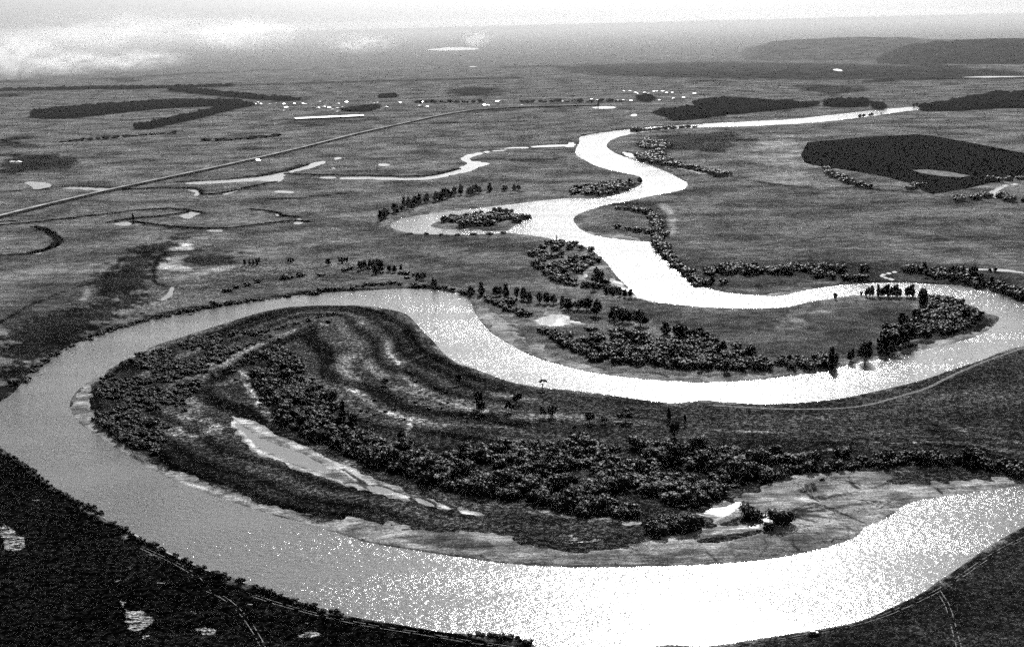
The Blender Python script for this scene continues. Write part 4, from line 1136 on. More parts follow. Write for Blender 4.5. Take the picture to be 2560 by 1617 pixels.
zone('bush in the thicket belt at the foot of the great meadow', 'thicket belt below the great meadow', 'thicket belt below the great meadow',
     np.vstack([scatter(px('E', [270, 790, 340, 770, 560, 770, 620, 800, 900, 780, 1200, 790, 1500, 775, 1600, 790, 1300, 800, 900, 810, 620, 820, 560, 825, 300, 825]), 8.5, 21, gap=0.15), along(px('E', [260, 880, 370, 880]), 7, 22, 2),
                scatter(px('E', [1560, 790, 1900, 800, 2120, 850, 2150, 880, 2050, 870, 1800, 845, 1550, 835]), 9, 23, gap=0.2), along(px('E', [1000, 835, 1250, 855, 1330, 858]), 9, 24, 3), along(px('E', [2050, 880, 2200, 910, 2400, 975]), 7, 25, 2.5)]), (7.5, 12), (0.6, 0.9), 12)
zone('small bush along the foot of the steep dark outer bank', 'bushes along the steep outer bank', 'low growth along the steep outer bank',
     np.vstack([along(px('F', [130, 690, 300, 540, 500, 420, 750, 325, 1000, 255, 1300, 195, 1700, 128, 2100, 88]), 5.5, 26, 1.2), along(trace('F', [2100, 70, 2400, 45], 'G', [200, 30, 400, 30, 600, 45, 800, 75, 900, 95]), 5, 27, 3)]), (3.5, 6.5), (0.5, 0.8), 13)
zone('low bush on the rim of the black black grass bank', 'bushes on the black grass bank rim', 'bushes on the black grass bank rim',
     np.vstack([along(px('I', [70, 110, 230, 230, 330, 310, 400, 345, 520, 420, 660, 495]), 3.0, 28, 1.2), along(px('I', [760, 560, 960, 675, 1060, 728, 1300, 840, 1600, 950, 1900, 1060, 2300, 1180]), 4.0, 29, 0.8), along(px('J', [850, 1305, 950, 1312, 1050, 1318, 1200, 1335, 1270, 1360]), 2.2, 30, 0.8)]), (1.6, 3.6), (0.6, 0.95), 14)
zone('bush in the tall black hedge behind the sand flat', 'black hedge behind the sand flat', 'black hedge behind the sand flat',
     np.vstack([along(px('K', [1340, 150, 1500, 130, 1700, 125, 1900, 120, 2050, 140, 2200, 170, 2408, 210]), 4.2, 31, 2.0), along(px('K', [1350, 175, 1700, 145, 1990, 150, 2200, 200, 2408, 240]), 4.6, 32, 1.8), along(px('K', [760, 250, 900, 210, 1100, 195, 1300, 185]), 4.5, 33, 1.4), along(px('H', [1000, 1180, 1100, 1180, 1230, 1175]), 6, 34, 3)]), (4.5, 7.5), (0.7, 1.0), 15)
zone('scattered shrub on the pale ridges of the largest loop', 'scattered shrubs on the pale ridges', 'scattered shrubs on the pale ridges',
     np.vstack([scatter(px('F', [1350, 640, 1500, 560, 1700, 460, 2100, 300, 2300, 250, 2300, 290, 1900, 420, 1700, 560, 1600, 690, 1400, 700]), 8, 35, gap=0.5, gapscale=7), along(px('F', [1740, 350, 1850, 330, 2050, 270, 2250, 225]), 7, 36, 2), along(px('F', [1640, 460, 1740, 405, 1830, 370]), 6, 37, 1.5)]), (2.2, 4.5), (0.5, 0.8), 16)
zone('tiny shrub dotting the grass of the tree clearing', 'tiny shrubs of the clearing', 'tiny shrubs of the clearing',
     scatter(px('G', [150, 600, 700, 700, 1100, 720, 2100, 850, 2250, 900, 2150, 1060, 1500, 1080, 800, 1120, 300, 1050, 100, 900]), 14, 38, gap=0.55, gapscale=20), (1.4, 2.8), (0.6, 0.9), 17)
zone('scrub bush on the shelf above the upper bend of the river', 'scrub above the upper bend', 'scrub above the upper bend',
     np.vstack([scatter(px('D', [1975, 20, 2080, 20, 2200, 60, 2280, 110, 2200, 100, 2100, 85, 2000, 55]), 13, 39, gap=0.15), along(px('B', [590, 615, 700, 608, 780, 602, 850, 598]), 14, 40, 4), scatter(px('B', [590, 690, 640, 650, 740, 690, 720, 740, 640, 740]), 17, 41, gap=0.2), along(px('E', [60, 90, 260, 130, 340, 150, 380, 165]), 12, 42, 4)]), (11, 17), (0.5, 0.8), 18)
zone('bush by the brook beside the dark ploughland', 'bushes by the ploughland brook', 'bushes by the ploughland brook',
     np.vstack([along(px('E', [1960, 335, 2050, 315, 2110, 325, 2160, 290]), 13, 43, 5), along(px('E', [2220, 300, 2300, 330, 2408, 335]), 13, 44, 6), along(px('E', [1090, 120, 1130, 160, 1200, 190, 1290, 225, 1370, 240]), 17, 45, 3), along(px('E', [1660, 255, 1700, 230]), 14, 46, 3), along(px('E', [2200, 200, 2300, 190, 2408, 185]), 14, 47, 5)]), (10, 15), (0.5, 0.8), 19)
zone('dark clump of bush on the lawn-like bank of the old arm', 'bushes lining the old arm', 'bushes lining the old arm',
     np.vstack([along(px('D', [470, 552, 650, 556, 850, 560, 1100, 548]), 16, 48, 2), along(px('C', [1480, 940, 1700, 870, 2100, 830]), 11, 49, 5), scatter(px('D', [0, 800, 100, 770, 300, 780, 420, 800, 590, 840, 500, 860, 200, 840]), 11, 50, gap=0.45)]), (4.5, 8), (0.5, 0.8), 20)

# single big bushes on the sand flat, nearest first
SINGLES = [('big round black bush on the bare sand between two bright slivers of water', 'm', 1020, 735, 400, 330), ('biggest round black bush standing on the sand flat by the shore', 'm', 1625, 850, 460, 370),
           ('smallest round bush at the foot of the biggest one on the sand', 'm', 1370, 965, 220, 210)]
for lab, t, x, y, wpx, hpx in SINGLES:
    P = G(t, [x, y - 30])[0]
    k = TILES[t][2] * slant(P) / FPX
    o = obj('willow_bush', random.choice(BUSH), None, (P[0], P[1], zland([P])[0] - 0.3), random.uniform(0, 6), (wpx * k, wpx * k, hpx * k * 0.95))
    tag(o, lab, 'bush')
CLUMP = scatter(px('K', [10, 610, 40, 560, 120, 540, 220, 550, 235, 590, 150, 620]), 3.6, 51)
CLUMP = np.vstack([CLUMP, scatter(px('J', [2040, 630, 2080, 570, 2200, 560, 2330, 590, 2300, 625, 2150, 640]), 3.8, 52)])
zone('bush in the big isolated willow clump on the edge of the sand flat', 'isolated willow clump by the sand flat', 'isolated willow clump by the sand flat', CLUMP, (4.5, 7.5), (0.75, 1.0), 53)

B = np.array(bushes)
pxsize = B[:, 2] / np.sqrt(B[:, 0] ** 2 + B[:, 1] ** 2 + CAM_H ** 2)
inview = np.abs(np.arctan2(B[:, 0], B[:, 1])) < RAD(19.6)
order = np.argsort(-(pxsize * inview))
zb_all = zland(B[:, :2])
single = set(order[:297].tolist())
MARKS = [('beside the slack-water pool', G('F', [2000, 1100])[0]), ('at the tail of the slack-water pool', G('J', [800, 400])[0]), ('under the tall pointed tree', G('n', [2145, 1160])[0]), ('behind the isolated willow clump', G('J', [2000, 470])[0]),
         ('at the edge of the sand flat', G('K', [600, 330])[0]), ('below the round trees of the clearing', G('G', [1300, 1150])[0]), ('around the tall trees at the thicket end', G('G', [60, 1020])[0]), ('beside the pale ridge path', G('F', [1850, 800])[0]),
         ('in the middle of the thicket', G('J', [1400, 250])[0]), ('facing the driftwood shore', G('J', [1500, 480])[0]), ('where the thicket meets the black hedge', G('K', [850, 160])[0]), ('at the narrow upper end of the thicket', G('F', [1850, 520])[0])]
MP = np.array([m[1] for m in MARKS])


def bush_label(i):
    k = int(B[i, 4])
    if k == 0:
        sz = 'broad' if B[i, 2] > 8 else 'middling' if B[i, 2] > 6.3 else 'small'
        sh = 'tall' if B[i, 3] / B[i, 2] > 0.8 else 'rounded' if B[i, 3] / B[i, 2] > 0.65 else 'flat'
        return f"{sz} {sh} willow bush of the largest thicket {MARKS[int(((MP - B[i, :2]) ** 2).sum(1).argmin())][0]}"
    z_ = B[B[:, 4] == k, 2]
    return ('larger ' if B[i, 2] > np.median(z_) else 'smaller ') + ZONES[k][0]


for i in single:
    x, y, wd, ht, k = B[i]
    o = obj('willow_bush', BUSH[i % len(BUSH)], None, (x, y, zb_all[i] - 0.15), (i * 2.399) % 6.28, (wd, wd, ht))
    tag(o, bush_label(i), 'bush', ZONES[int(k)][1])
for k in range(len(ZONES)):
    parts = []
    for i in np.nonzero(B[:, 4] == k)[0]:
        if i in single: continue
        V, F = LOWA[i % len(LOWA)]
        a = (i * 2.399) % 6.28
        c, s = math.cos(a), math.sin(a)
        X = V @ np.array([[c, s, 0], [-s, c, 0], [0, 0, 1]]) * np.array([B[i, 2], B[i, 2], B[i, 3]]) + np.array([B[i, 0], B[i, 1], zb_all[i] - 0.15])
        parts.append((X, F))
    if parts:
        V, F = join(parts)
        tag(obj('thicket', mesh_np('thicket', V, F, M['leaf'])), ZONES[k][2], 'thicket', kind='stuff')

# ------------------------------------------------------------------ trees
nt = 0


def tree(kind, x, y, h, wd, label, group=None, name='tree'):
    global nt
    nt += 1
    e = empty(name, (x, y, float(zland([(x, y)])[0])), (nt * 2.399) % 6.28, (wd, wd, h))
    obj('trunk', TRUNK[kind][nt % 2], e)
    obj('crown', CROWN[kind][nt % 4], e)
    return tag(e, label, 'tree', group)


def tree_px(kind, t, x, yb, hpx, wpx, label, group=None):
    P = G(t, [x, yb])[0]
    k = TILES[t][2] * slant(P) / FPX
    return tree(kind, P[0], P[1], hpx * k * 1.03, wpx * k * 1.5, label, group)


L_CLR, G_CLR = 'dark round-topped tree standing with its shadow in the open clearing of the largest loop', 'round trees in the clearing'
for t, x, y, h, wd in [('n', 165, 870, 170, 90), ('n', 305, 860, 170, 150), ('n', 865, 945, 170, 165), ('n', 1100, 950, 110, 110), ('n', 1412, 920, 180, 190),
                       ('G', 925, 845, 105, 60), ('G', 945, 888, 85, 70), ('G', 1180, 830, 85, 60), ('G', 1130, 880, 80, 50), ('G', 795, 700, 70, 40), ('G', 305, 705, 50, 40), ('G', 205, 1030, 55, 55), ('G', 415, 1065, 60, 45)]:
    tree_px('round', t, x, y, h, wd, L_CLR, G_CLR)
tree_px('full', 'n', 2065, 935, 230, 70, 'slim leaning tree with a side branch at the clearing edge')
tree_px('full', 'n', 2300, 985, 200, 50, 'thin spindly tree next to the slim leaning tree')
tree_px('full', 'n', 2145, 1160, 240, 160, 'tall dense pointed tree towering over the largest thicket')
tree_px('full', 'G', 2235, 1235, 150, 120, 'broad black tree rising from the thicket below the pointed tree')
for x, y, h, wd in [(15, 960, 160, 55), (90, 1020, 150, 70)]:
    tree_px('full', 'G', x, y, h, wd, 'tall black tree rising from the upper end of the largest thicket', 'tall trees at the thicket end')
for x, y, h, wd in [(790, 250, 75, 70), (1210, 305, 70, 80), (1830, 350, 85, 75), (2150, 290, 80, 70), (1330, 180, 60, 60), (560, 190, 60, 60), (2060, 190, 70, 60), (1000, 330, 65, 80), (1560, 300, 70, 75), (1700, 430, 60, 80)]:
    tree_px('full', 'J', x, y, h, wd, 'taller black tree standing up out of the largest thicket', 'taller trees of the largest thicket')
# the bare-stemmed tree on the shore: bent trunk, small flat tuft
P = G('n', [158, 440])[0]
k = TILES['n'][2] * slant(P) / FPX
e = empty('shore_tree', (P[0], P[1], float(zland([P])[0])), 0, (k * 150,) * 3)
V, F = join([tube([(0, 0, -.03), (0.0, 0, 0.25), (0.02, 0, 0.5), (0.09, 0.02, 0.72)], [.07, .055, .045, .03]), tube([(0.02, 0, 0.5), (-0.1, 0, 0.62), (-0.2, 0.02, 0.74)], [.04, .035, .02]), tube([(0.09, .02, 0.72), (0.25, 0, 0.82), (0.38, 0.03, 0.86)], [.03, .025, .015])])
obj('trunk', mesh_np('trunk', V, F, M['bark']), e)
r_ = np.random.default_rng(5)
Ls = [((-0.22, 0, 0.8), (0.16, 0.2, 0.11)), ((0.0, 0.05, 0.92), (0.2, 0.2, 0.1)), ((0.24, 0, 0.9), (0.2, 0.2, 0.1)), ((0.38, 0, 0.82), (0.12, 0.15, 0.09))]
obj('crown', mesh_np('crown', *join([leaves(Ls, 260, 0.05, r_), core(Ls, r_)]), M['leaf_dark']), e)
tag(e, 'lone flat-topped tree on a bare stem at the river edge', 'tree')
# tall trees behind the bare sand
L_ROW, G_ROW = 'large bushy tree in the broken row across the grassy neck', 'broken tree row across the neck'
for x, y, h, wd in [(1530, 195, 80, 75), (1590, 200, 75, 70), (1650, 200, 90, 80), (1715, 240, 110, 70), (1830, 265, 95, 80), (1890, 280, 110, 100), (1935, 285, 80, 60), (2010, 308, 115, 100), (2180, 360, 90, 70), (2270, 405, 130, 100), (2360, 400, 80, 60)]:
    tree_px('full', 'G', x, y, h, wd, L_ROW, G_ROW)
for i, p in enumerate(along(px('G', [880, 95, 1000, 105, 1100, 110, 1200, 130, 1300, 150, 1480, 165]), 7.0, 61, 2.0)):
    tree('full', p[0], p[1], random.uniform(8, 13) * (0.75 if i > 20 else 1), random.uniform(7, 10), 'tree in the closed row at the neck of the meander', 'closed tree row at the neck')
for x, y, h, wd in [(1700, 490, 70, 60), (1600, 455, 60, 60), (1930, 430, 90, 70), (2030, 430, 80, 75), (1870, 530, 80, 60), (2220, 530, 90, 80)]:
    tree_px('full', 'G', x, y, h, wd, 'taller tree standing up out of the inner-shore willow belt', 'taller trees of the inner-shore belt')
for x, y, h, wd in [(240, 380, 70, 60), (390, 480, 80, 70), (580, 520, 100, 90), (240, 610, 60, 50), (420, 615, 80, 50), (1130, 585, 150, 75), (840, 560, 70, 40), (1250, 540, 85, 60), (1345, 535, 140, 100)]:
    tree_px('full', 'H', x, y, h, wd, 'taller tree standing up out of the inner-shore willow belt', 'taller trees of the inner-shore belt')
for x, y, h, wd in [(1450, 480, 120, 80), (1520, 470, 140, 110), (1600, 440, 130, 100), (1640, 420, 130, 90), (1600, 300, 90, 85), (1690, 290, 110, 80), (1730, 190, 130, 70), (2000, 260, 80, 90), (1480, 340, 60, 60)]:
    tree_px('full', 'H', x, y, h, wd, 'big dark tree on the inner edge of the wooded point', 'big trees of the wooded point')
# poplars on the water edge of the inner meadow
for i, x in enumerate([1355, 1375, 1395, 1435, 1450, 1465, 1480, 1497, 1512, 1528, 1545, 1560, 1575, 1625, 1645, 1662]):
    tree_px('full', 'E', x, 968 + (i % 3), 62 + 8 * (i % 4), 30, 'slender tree in the see-through row on the water edge of the inner meadow', 'slender see-through tree row')
tree_px('full', 'E', 1147, 985, 48, 28, 'small single tree at the water edge beside the slender row')
tree_px('full', 'E', 1320, 962, 32, 18, 'tiny sapling at the low end of the slender row')
tree_px('full', 'E', 1735, 1000, 90, 50, 'taller tree between the slender row and the wooded point')
for x, y, h, wd in [(1745, 790, 55, 35), (1925, 835, 85, 45), (2065, 850, 90, 60), (2000, 830, 60, 30), (2110, 890, 80, 60), (2195, 905, 80, 30), (2240, 910, 40, 25), (1755, 840, 50, 40), (2180, 800, 25, 25), (2215, 800, 30, 30)]:
    tree_px('full', 'E', x, y, h, wd, 'tree on the outer bank of the hairpin bend, mirrored by the water', 'trees on the outer bank of the hairpin bend')
for x, y, h, wd in [(430, 770, 45, 45), (600, 775, 45, 60), (320, 880, 50, 40), (340, 780, 30, 30)]:
    tree_px('full', 'E', x, y, h, wd, 'taller bush-like tree in the thicket belt below the great meadow', 'trees of the thicket belt')
# scattered poplars on the marshy meadow
for x, y, h, wd in [(1637, 762, 48, 18), (1670, 758, 38, 18), (1695, 756, 36, 18), (1718, 758, 52, 22), (1735, 745, 45, 15), (1930, 742, 36, 14), (1945, 742, 36, 12), (1960, 740, 36, 14), (2195, 757, 48, 34), (2270, 742, 40, 16), (2285, 742, 42, 18), (2303, 742, 45, 14), (2322, 742, 42, 14), (2400, 770, 44, 20)]:
    tree_px('full', 'C', x, y, h, wd, 'small upright tree scattered on the meadow above the outer bank', 'small trees above the outer bank')
for x, y, h, wd in [(15, 742, 40, 20), (45, 742, 40, 20), (140, 790, 65, 40), (165, 780, 60, 30), (200, 775, 60, 36), (225, 770, 60, 30), (250, 775, 65, 36), (275, 790, 70, 36), (240, 815, 60, 50), (330, 800, 50, 36), (365, 805, 50, 36), (408, 800, 50, 20), (520, 850, 45, 36), (555, 855, 60, 60)]:
    tree_px('full', 'D', x, y, h, wd, 'tree in the loose grove on the neck above the outer bank', 'loose grove above the outer bank')
tree_px('full', 'D', 630, 905, 62, 50, 'single bushy tree on the dark bank at the tip of the loose grove')
tree_px('poplar', 'D', 1450, 592, 36, 18, 'single small tree at the upstream tip of the wooded bar')
for x, y, h, wd in [(1540, 650, 40, 70), (1610, 655, 40, 60), (1680, 665, 40, 60), (1480, 700, 40, 50), (1570, 720, 40, 70), (1600, 770, 30, 60), (1730, 880, 110, 90), (1700, 930, 60, 50), (1830, 955, 50, 30), (1870, 965, 55, 30), (1905, 970, 55, 30), (1940, 975, 60, 34), (1780, 945, 50, 36), (1345, 660, 50, 36), (1380, 630, 40, 36)]:
    tree_px('full', 'D', x, y, h, wd, 'round tree growing on the wooded bar in the wide reach', 'trees of the wooded bar')
for x, y, h, wd in [(1040, 425, 55, 45), (1075, 428, 62, 55), (1110, 428, 58, 55), (1145, 425, 45, 40), (690, 470, 45, 45), (760, 462, 30, 40), (830, 460, 40, 40), (900, 455, 40, 50), (960, 450, 35, 40)]:
    tree_px('full', 'D', x, y, h, wd, 'rounded tree on the little river island', 'trees of the river island')
for i, p in enumerate(along(px('D', [300, 455, 330, 420, 400, 395, 500, 360, 600, 335, 720, 305, 800, 290, 870, 280, 950, 272, 1080, 260, 1200, 255]), 9.5, 62, 4.0)):
    tree('full', p[0], p[1], random.uniform(8, 16) * (1.3 if 330 < i < 2 else 1), random.uniform(9, 14), 'tree in the long line curving round the old river arm', 'tree line round the old arm')
tree_px('full', 'D', 875, 290, 62, 70, 'tallest tree of the line curving round the old arm')
for x, y, h, wd in [(1580, 245, 28, 40), (1640, 240, 30, 40), (1720, 235, 25, 36), (1810, 225, 36, 36), (1870, 220, 40, 36), (1940, 220, 48, 36), (2005, 205, 48, 40), (1660, 280, 30, 60)]:
    tree_px('full', 'D', x, y, h, wd, 'tree in the grove on the promontory beside the upper bend', 'grove on the upper promontory')
for x, y, h, wd in [(400, 165, 30, 20), (425, 165, 28, 18), (450, 162, 28, 20), (335, 165, 40, 50), (365, 168, 30, 40)]:
    tree_px('full', 'E', x, y, h, wd, 'small tree in the group where the ditch meets the upper bend', 'small trees at the upper bend')
tree_px('poplar', 'C', 893, 478, 60, 26, 'single dark poplar standing on the reedy oxbow')
tree_px('full', 'K', 2035, 160, 120, 100, 'tallest tree of the black hedge behind the sand flat')
tree_px('full', 'K', 1755, 110, 60, 60, 'round tree sticking up from the black hedge')
tree_px('full', 'y', 2000, 235, 55, 30, 'single tree on the shore of the village pond')
for x, y, h, wd in [(430, 445, 40, 50), (480, 440, 40, 50), (550, 430, 30, 40), (580, 425, 35, 40), (690, 400, 15, 30)]:
    tree_px('full', 'x', x, y, h, wd, 'bushy tree on the bank where the river narrows to its vanishing end', 'trees at the far end of the river')
for x, y, h, wd in [(1080, 318, 40, 40), (1118, 315, 45, 35), (1155, 315, 38, 40), (1210, 305, 45, 60), (1385, 290, 35, 30)]:
    tree_px('full', 'x', x, y, h, wd, 'dark tree on the far bank where the river ends', 'dark trees where the river ends')


# ------------------------------------------------------------------ far woods and shelter belts (read as one mass)
def wood(name, P, spacing, hr, label, cat, seed, kind='full', wf=1.25):
    Q = scatter(P, spacing * 0.8, seed)
    parts = []
    r = np.random.default_rng(seed)
    for i, p in enumerate(Q):
        V, F = FARA[kind][i % 3]
        a = r.uniform(0, 6.28); c, s = math.cos(a), math.sin(a); h = r.uniform(*hr) * r.choice([0.7, 1.0, 1.0, 1.25]); wd = spacing * r.uniform(1.3, 1.9) * wf
        parts.append((V @ np.array([[c, s, 0], [-s, c, 0], [0, 0, 1]]) * np.array([wd, wd, h]) + np.array([p[0], p[1], -0.4]), F))
    if not parts: return
    V, F = join(parts)
    tag(obj(name, mesh_np(name, V, F, M['wood'])), label, cat, kind='stuff')


def belt(P_mid, half, spacing, hr, label, seed):
    W = resample(chaikin(ground(P_mid), 1, False), spacing)
    r = np.random.default_rng(seed)
    parts = []
    n = max(1, int(2 * half / spacing))
    for k in range(n):
        off = -half + (k + 0.5) * 2 * half / n
        for i, p in enumerate(offset(W, off) + r.normal(size=W.shape) * spacing * 0.25):
            V, F = FARA['full'][(i + k) % 3]
            a = r.uniform(0, 6.28); c, s = math.cos(a), math.sin(a); h = r.uniform(*hr) * r.choice([0.7, 1.0, 1.0, 1.25]); wd = spacing * r.uniform(1.2, 1.7)
            parts.append((V @ np.array([[c, s, 0], [-s, c, 0], [0, 0, 1]]) * np.array([wd, wd, h]) + np.array([p[0], p[1], -0.4]), F))
    V, F = join(parts)
    tag(obj('shelter_belt', mesh_np('shelter_belt', V, F, M['wood'])), label, 'trees', kind='stuff')


belt(px('A', [-300, 440, 0, 428, 350, 420, 700, 416, 900, 412, 1080, 406]), 45, 18, (11, 15), 'long dark shelter belt running under the smoke on the plain', 71)
belt(px('A', [830, 424, 960, 438, 1100, 452, 1230, 466, 1370, 474]), 34, 15, (11, 15), 'dark shelter belt slanting down towards the village', 72)
wood('wood', px('A', [150, 552, 170, 532, 300, 520, 500, 505, 700, 488, 800, 486, 1130, 484, 1140, 494, 800, 508, 600, 528, 350, 556, 220, 560]), 15, (12, 16), 'long dark wedge-shaped plantation on the plain beside the village', 'wood', 73)
belt(px('A', [670, 608, 760, 588, 900, 556, 1040, 522, 1160, 496]), 26, 13, (11, 15), 'dark shelter belt slanting across the meadow below the plantation', 74)
belt(px('A', [300, 670, 500, 655, 600, 645, 700, 635, 820, 630]), 12, 13, (4, 8), 'thin broken line of trees on the marshy meadow', 75)
belt(px('A', [970, 665, 1100, 658, 1200, 652, 1300, 640]), 8, 22, (4, 7), 'sparse line of bushes in the meadow under the long barn', 76)
wood('wood', trace('u', [760, 415, 920, 385, 1280, 330, 1240, 285, 1500, 252, 1730, 255, 2100, 275, 2408, 290], 'B', [1440, 496, 1300, 512, 1000, 542, 780, 570, 700, 540]), 17, (9, 13), 'broad dark wood between the village and the straight reach of the river', 'wood', 77)
wood('wood', px('B', [1475, 500, 1500, 490, 1660, 488, 1670, 500, 1560, 506]), 16, (14, 18), 'dark oblong copse beyond the straight reach of the river', 'wood', 78)
wood('wood', px('B', [1680, 508, 1720, 500, 1770, 508, 1730, 515]), 16, (10, 15), 'small copse beside the far end of the river', 'wood', 79)
wood('wood', px('B', [1925, 522, 1960, 508, 2060, 490, 2200, 455, 2408, 445, 2600, 440, 2600, 512, 2408, 510, 2200, 514, 2080, 520]), 26, (10, 15), 'large dark wood at the far end of the river', 'wood', 80)
belt(px('y', [-200, 185, 100, 180, 330, 180, 600, 180]), 14, 15, (7, 12), 'dark garden trees among the houses of the village', 81)
belt(px('y', [1060, 178, 1400, 176, 1700, 172, 2000, 175, 2300, 170]), 12, 15, (7, 11), 'line of garden trees along the village street', 82)
wood('wood', px('v', [1100, 275, 1250, 268, 1300, 245, 1560, 235, 1560, 262, 1400, 290]), 15, (8, 12), 'dark grove in front of the village houses', 'wood', 83)
wood('wood', px('v', [1590, 122, 1650, 95, 1740, 95, 1770, 125]), 22, (10, 14), 'small dark copse behind the village', 'wood', 84)
wood('wood', px('u', [570, 235, 660, 200, 740, 240, 660, 268]), 20, (9, 13), 'grove around the village crossroads', 'wood', 85)

# ------------------------------------------------------------------ dark bank shade of the old channels, built up as reeds
rr0 = np.random.default_rng(44)
nb = 26
bx_ = rr0.normal(size=(nb, 2)) * 0.34
ba = rr0.uniform(0, 3.14, nb)
bh = rr0.uniform(0.5, 1.05, nb)
RV = np.stack([np.column_stack([bx_ + np.column_stack([np.cos(ba), np.sin(ba)]) * 0.16, np.zeros(nb)]), np.column_stack([bx_ - np.column_stack([np.cos(ba), np.sin(ba)]) * 0.16, np.zeros(nb)]), np.column_stack([bx_ * 1.2, bh])], 1).reshape(-1, 3)
REED = join([(RV, np.arange(3 * nb).reshape(-1, 3)), (ICO1[0] * np.array([0.42, 0.42, 0.4]) + np.array([0, 0, 0.35]), ICO1[1])])


def reeds(P, wd, h, label, seed):
    r = np.random.default_rng(seed)
    W = resample(chaikin(ground(P), 2, False), 2.6)
    parts = []
    for off in (-0.33, 0.33):
        for i, p in enumerate(offset(W, off * wd) + r.normal(size=W.shape) * wd * 0.16):
            if r.random() < 0.06: continue
            a = r.uniform(0, 6.28); c, s_ = math.cos(a), math.sin(a); ww = wd * r.uniform(0.7, 1.1)
            parts.append((REED[0] @ np.array([[c, s_, 0], [-s_, c, 0], [0, 0, 1]]) * np.array([ww, ww, h * r.uniform(0.7, 1.2)]) + np.array([p[0], p[1], -0.3]), REED[1]))
    V, F = join(parts)
    tag(obj('bank_shade_reeds', mesh_np('bank_shade_reeds', V, F, M['reed'])), label, 'reeds', kind='stuff')


for i, (P, wd, h, lab) in enumerate([
    (px('C', [890, 466, 1100, 494, 1300, 509, 1500, 514, 1700, 489, 1970, 455, 2070, 468]), 3.6, 1.65, 'bank shade built as reeds along the outer curve of the reedy oxbow'),
    (px('C', [0, 492, 200, 474, 600, 429, 900, 392, 1100, 376, 1250, 387, 1345, 403]), 3.0, 1.54, 'bank shade built as reeds lining the long ditch behind the oxbow'),
    (px('C', [720, 470, 900, 442, 1050, 431, 1250, 404]), 3.0, 1.54, 'bank shade built as reeds on the inner side of the oxbow'),
    (px('C', [830, 250, 1100, 240, 1300, 238, 1345, 258, 1345, 284, 1470, 280, 1700, 226, 1850, 198]), 3.0, 1.65, 'bank shade built as reeds along the crooked ditch beside the causeway'),
    (px('C', [1180, 199, 1500, 186, 1750, 160, 1900, 132, 2060, 86]), 2.4, 1.43, 'bank shade built as reeds on the far side of the forked creek'),
    (trace('C', [1900, 146, 2100, 153, 2408, 160], 'D', [200, 159, 400, 164, 580, 162, 700, 140, 800, 112]), 3.0, 1.65, 'bank shade built as reeds along the far side of the winding creek'),
    (px('C', [230, 500, 290, 512, 340, 545, 380, 570, 400, 600, 330, 650, 200, 676]), 5.4, 1.65, 'bank shade built as scrubby reeds round the circular old channel'),
    (px('C', [1680, 383, 1850, 398, 1885, 428, 2000, 433]), 3.0, 1.54, 'bank shade built as reeds above the small branching pool'),
    (px('C', [370, 236, 480, 230, 600, 231, 740, 240]), 2.4, 1.32, 'bank shade built as reeds behind the creek at the foot of the causeway'),
    (px('C', [0, 470, 60, 462, 130, 465]), 3.0, 1.43, 'bank shade built as reeds in the corner beside the causeway'),
    (px('B', [330, 637, 450, 616, 640, 597, 900, 582]), 3.0, 1.65, 'bank shade built as reeds along the inner bank of the upper river'),
    (px('D', [1000, -12, 1200, -22, 1500, -10]), 3.0, 1.43, 'bank shade built as reeds along the thin ditch leading to the river'),
]):
    reeds(P, wd, h, lab, 300 + i)

# ------------------------------------------------------------------ village


def gable(L, Wd, Hh, pitch, over=0.5):
    hw, hl = Wd / 2, L / 2
    rz_ = Hh + hw * pitch
    V = [(-hl, -hw, 0), (hl, -hw, 0), (hl, hw, 0), (-hl, hw, 0), (-hl, -hw, Hh), (hl, -hw, Hh), (hl, hw, Hh), (-hl, hw, Hh), (-hl, 0, rz_), (hl, 0, rz_)]
    F = [(0, 1, 5, 4), (2, 3, 7, 6), (1, 2, 6, 9, 5), (3, 0, 4, 8, 7)]
    e, t = over, 0.25
    d = pitch * e
    R = []
    RF = []
    for s in (-1, 1):
        b = len(R)
        y0, z0 = s * (hw + e), Hh - d + 0.05
        R += [(-hl - e, y0, z0), (hl + e, y0, z0), (hl + e, 0, rz_ + 0.05), (-hl - e, 0, rz_ + 0.05), (-hl - e, y0, z0 + t), (hl + e, y0, z0 + t), (hl + e, 0, rz_ + 0.05 + t), (-hl - e, 0, rz_ + 0.05 + t)]
        RF += [tuple(b + i for i in f) for f in ((0, 1, 2, 3), (4, 5, 6, 7), (0, 1, 5, 4), (1, 2, 6, 5), (3, 0, 4, 7))]
    return V, F, R, RF


HM = [tuple(mesh_poly(n, v, f, m) for n, v, f, m in zip(('wall', 'roof'), gable(L, Wd, Hh, p)[::2], gable(L, Wd, Hh, p)[1::2], (M['wall'], M['roof']))) for L, Wd, Hh, p in ((13, 9, 3.0, 0.3), (11, 8.5, 2.8, 0.34), (16, 10, 3.4, 0.28))]
rh = random.Random(3)


def house(t, x, y, size, label, group):
    P = G(t, [x, y + 6])[0]
    e = empty('village_house', (P[0], P[1], 0), RAD(90) + rh.uniform(-0.55, 0.55) - math.atan2(P[0], P[1]))
    wl, rf = HM[size]
    obj('wall', wl, e)
    obj('roof', rf, e)
    tag(e, label, 'house', group)


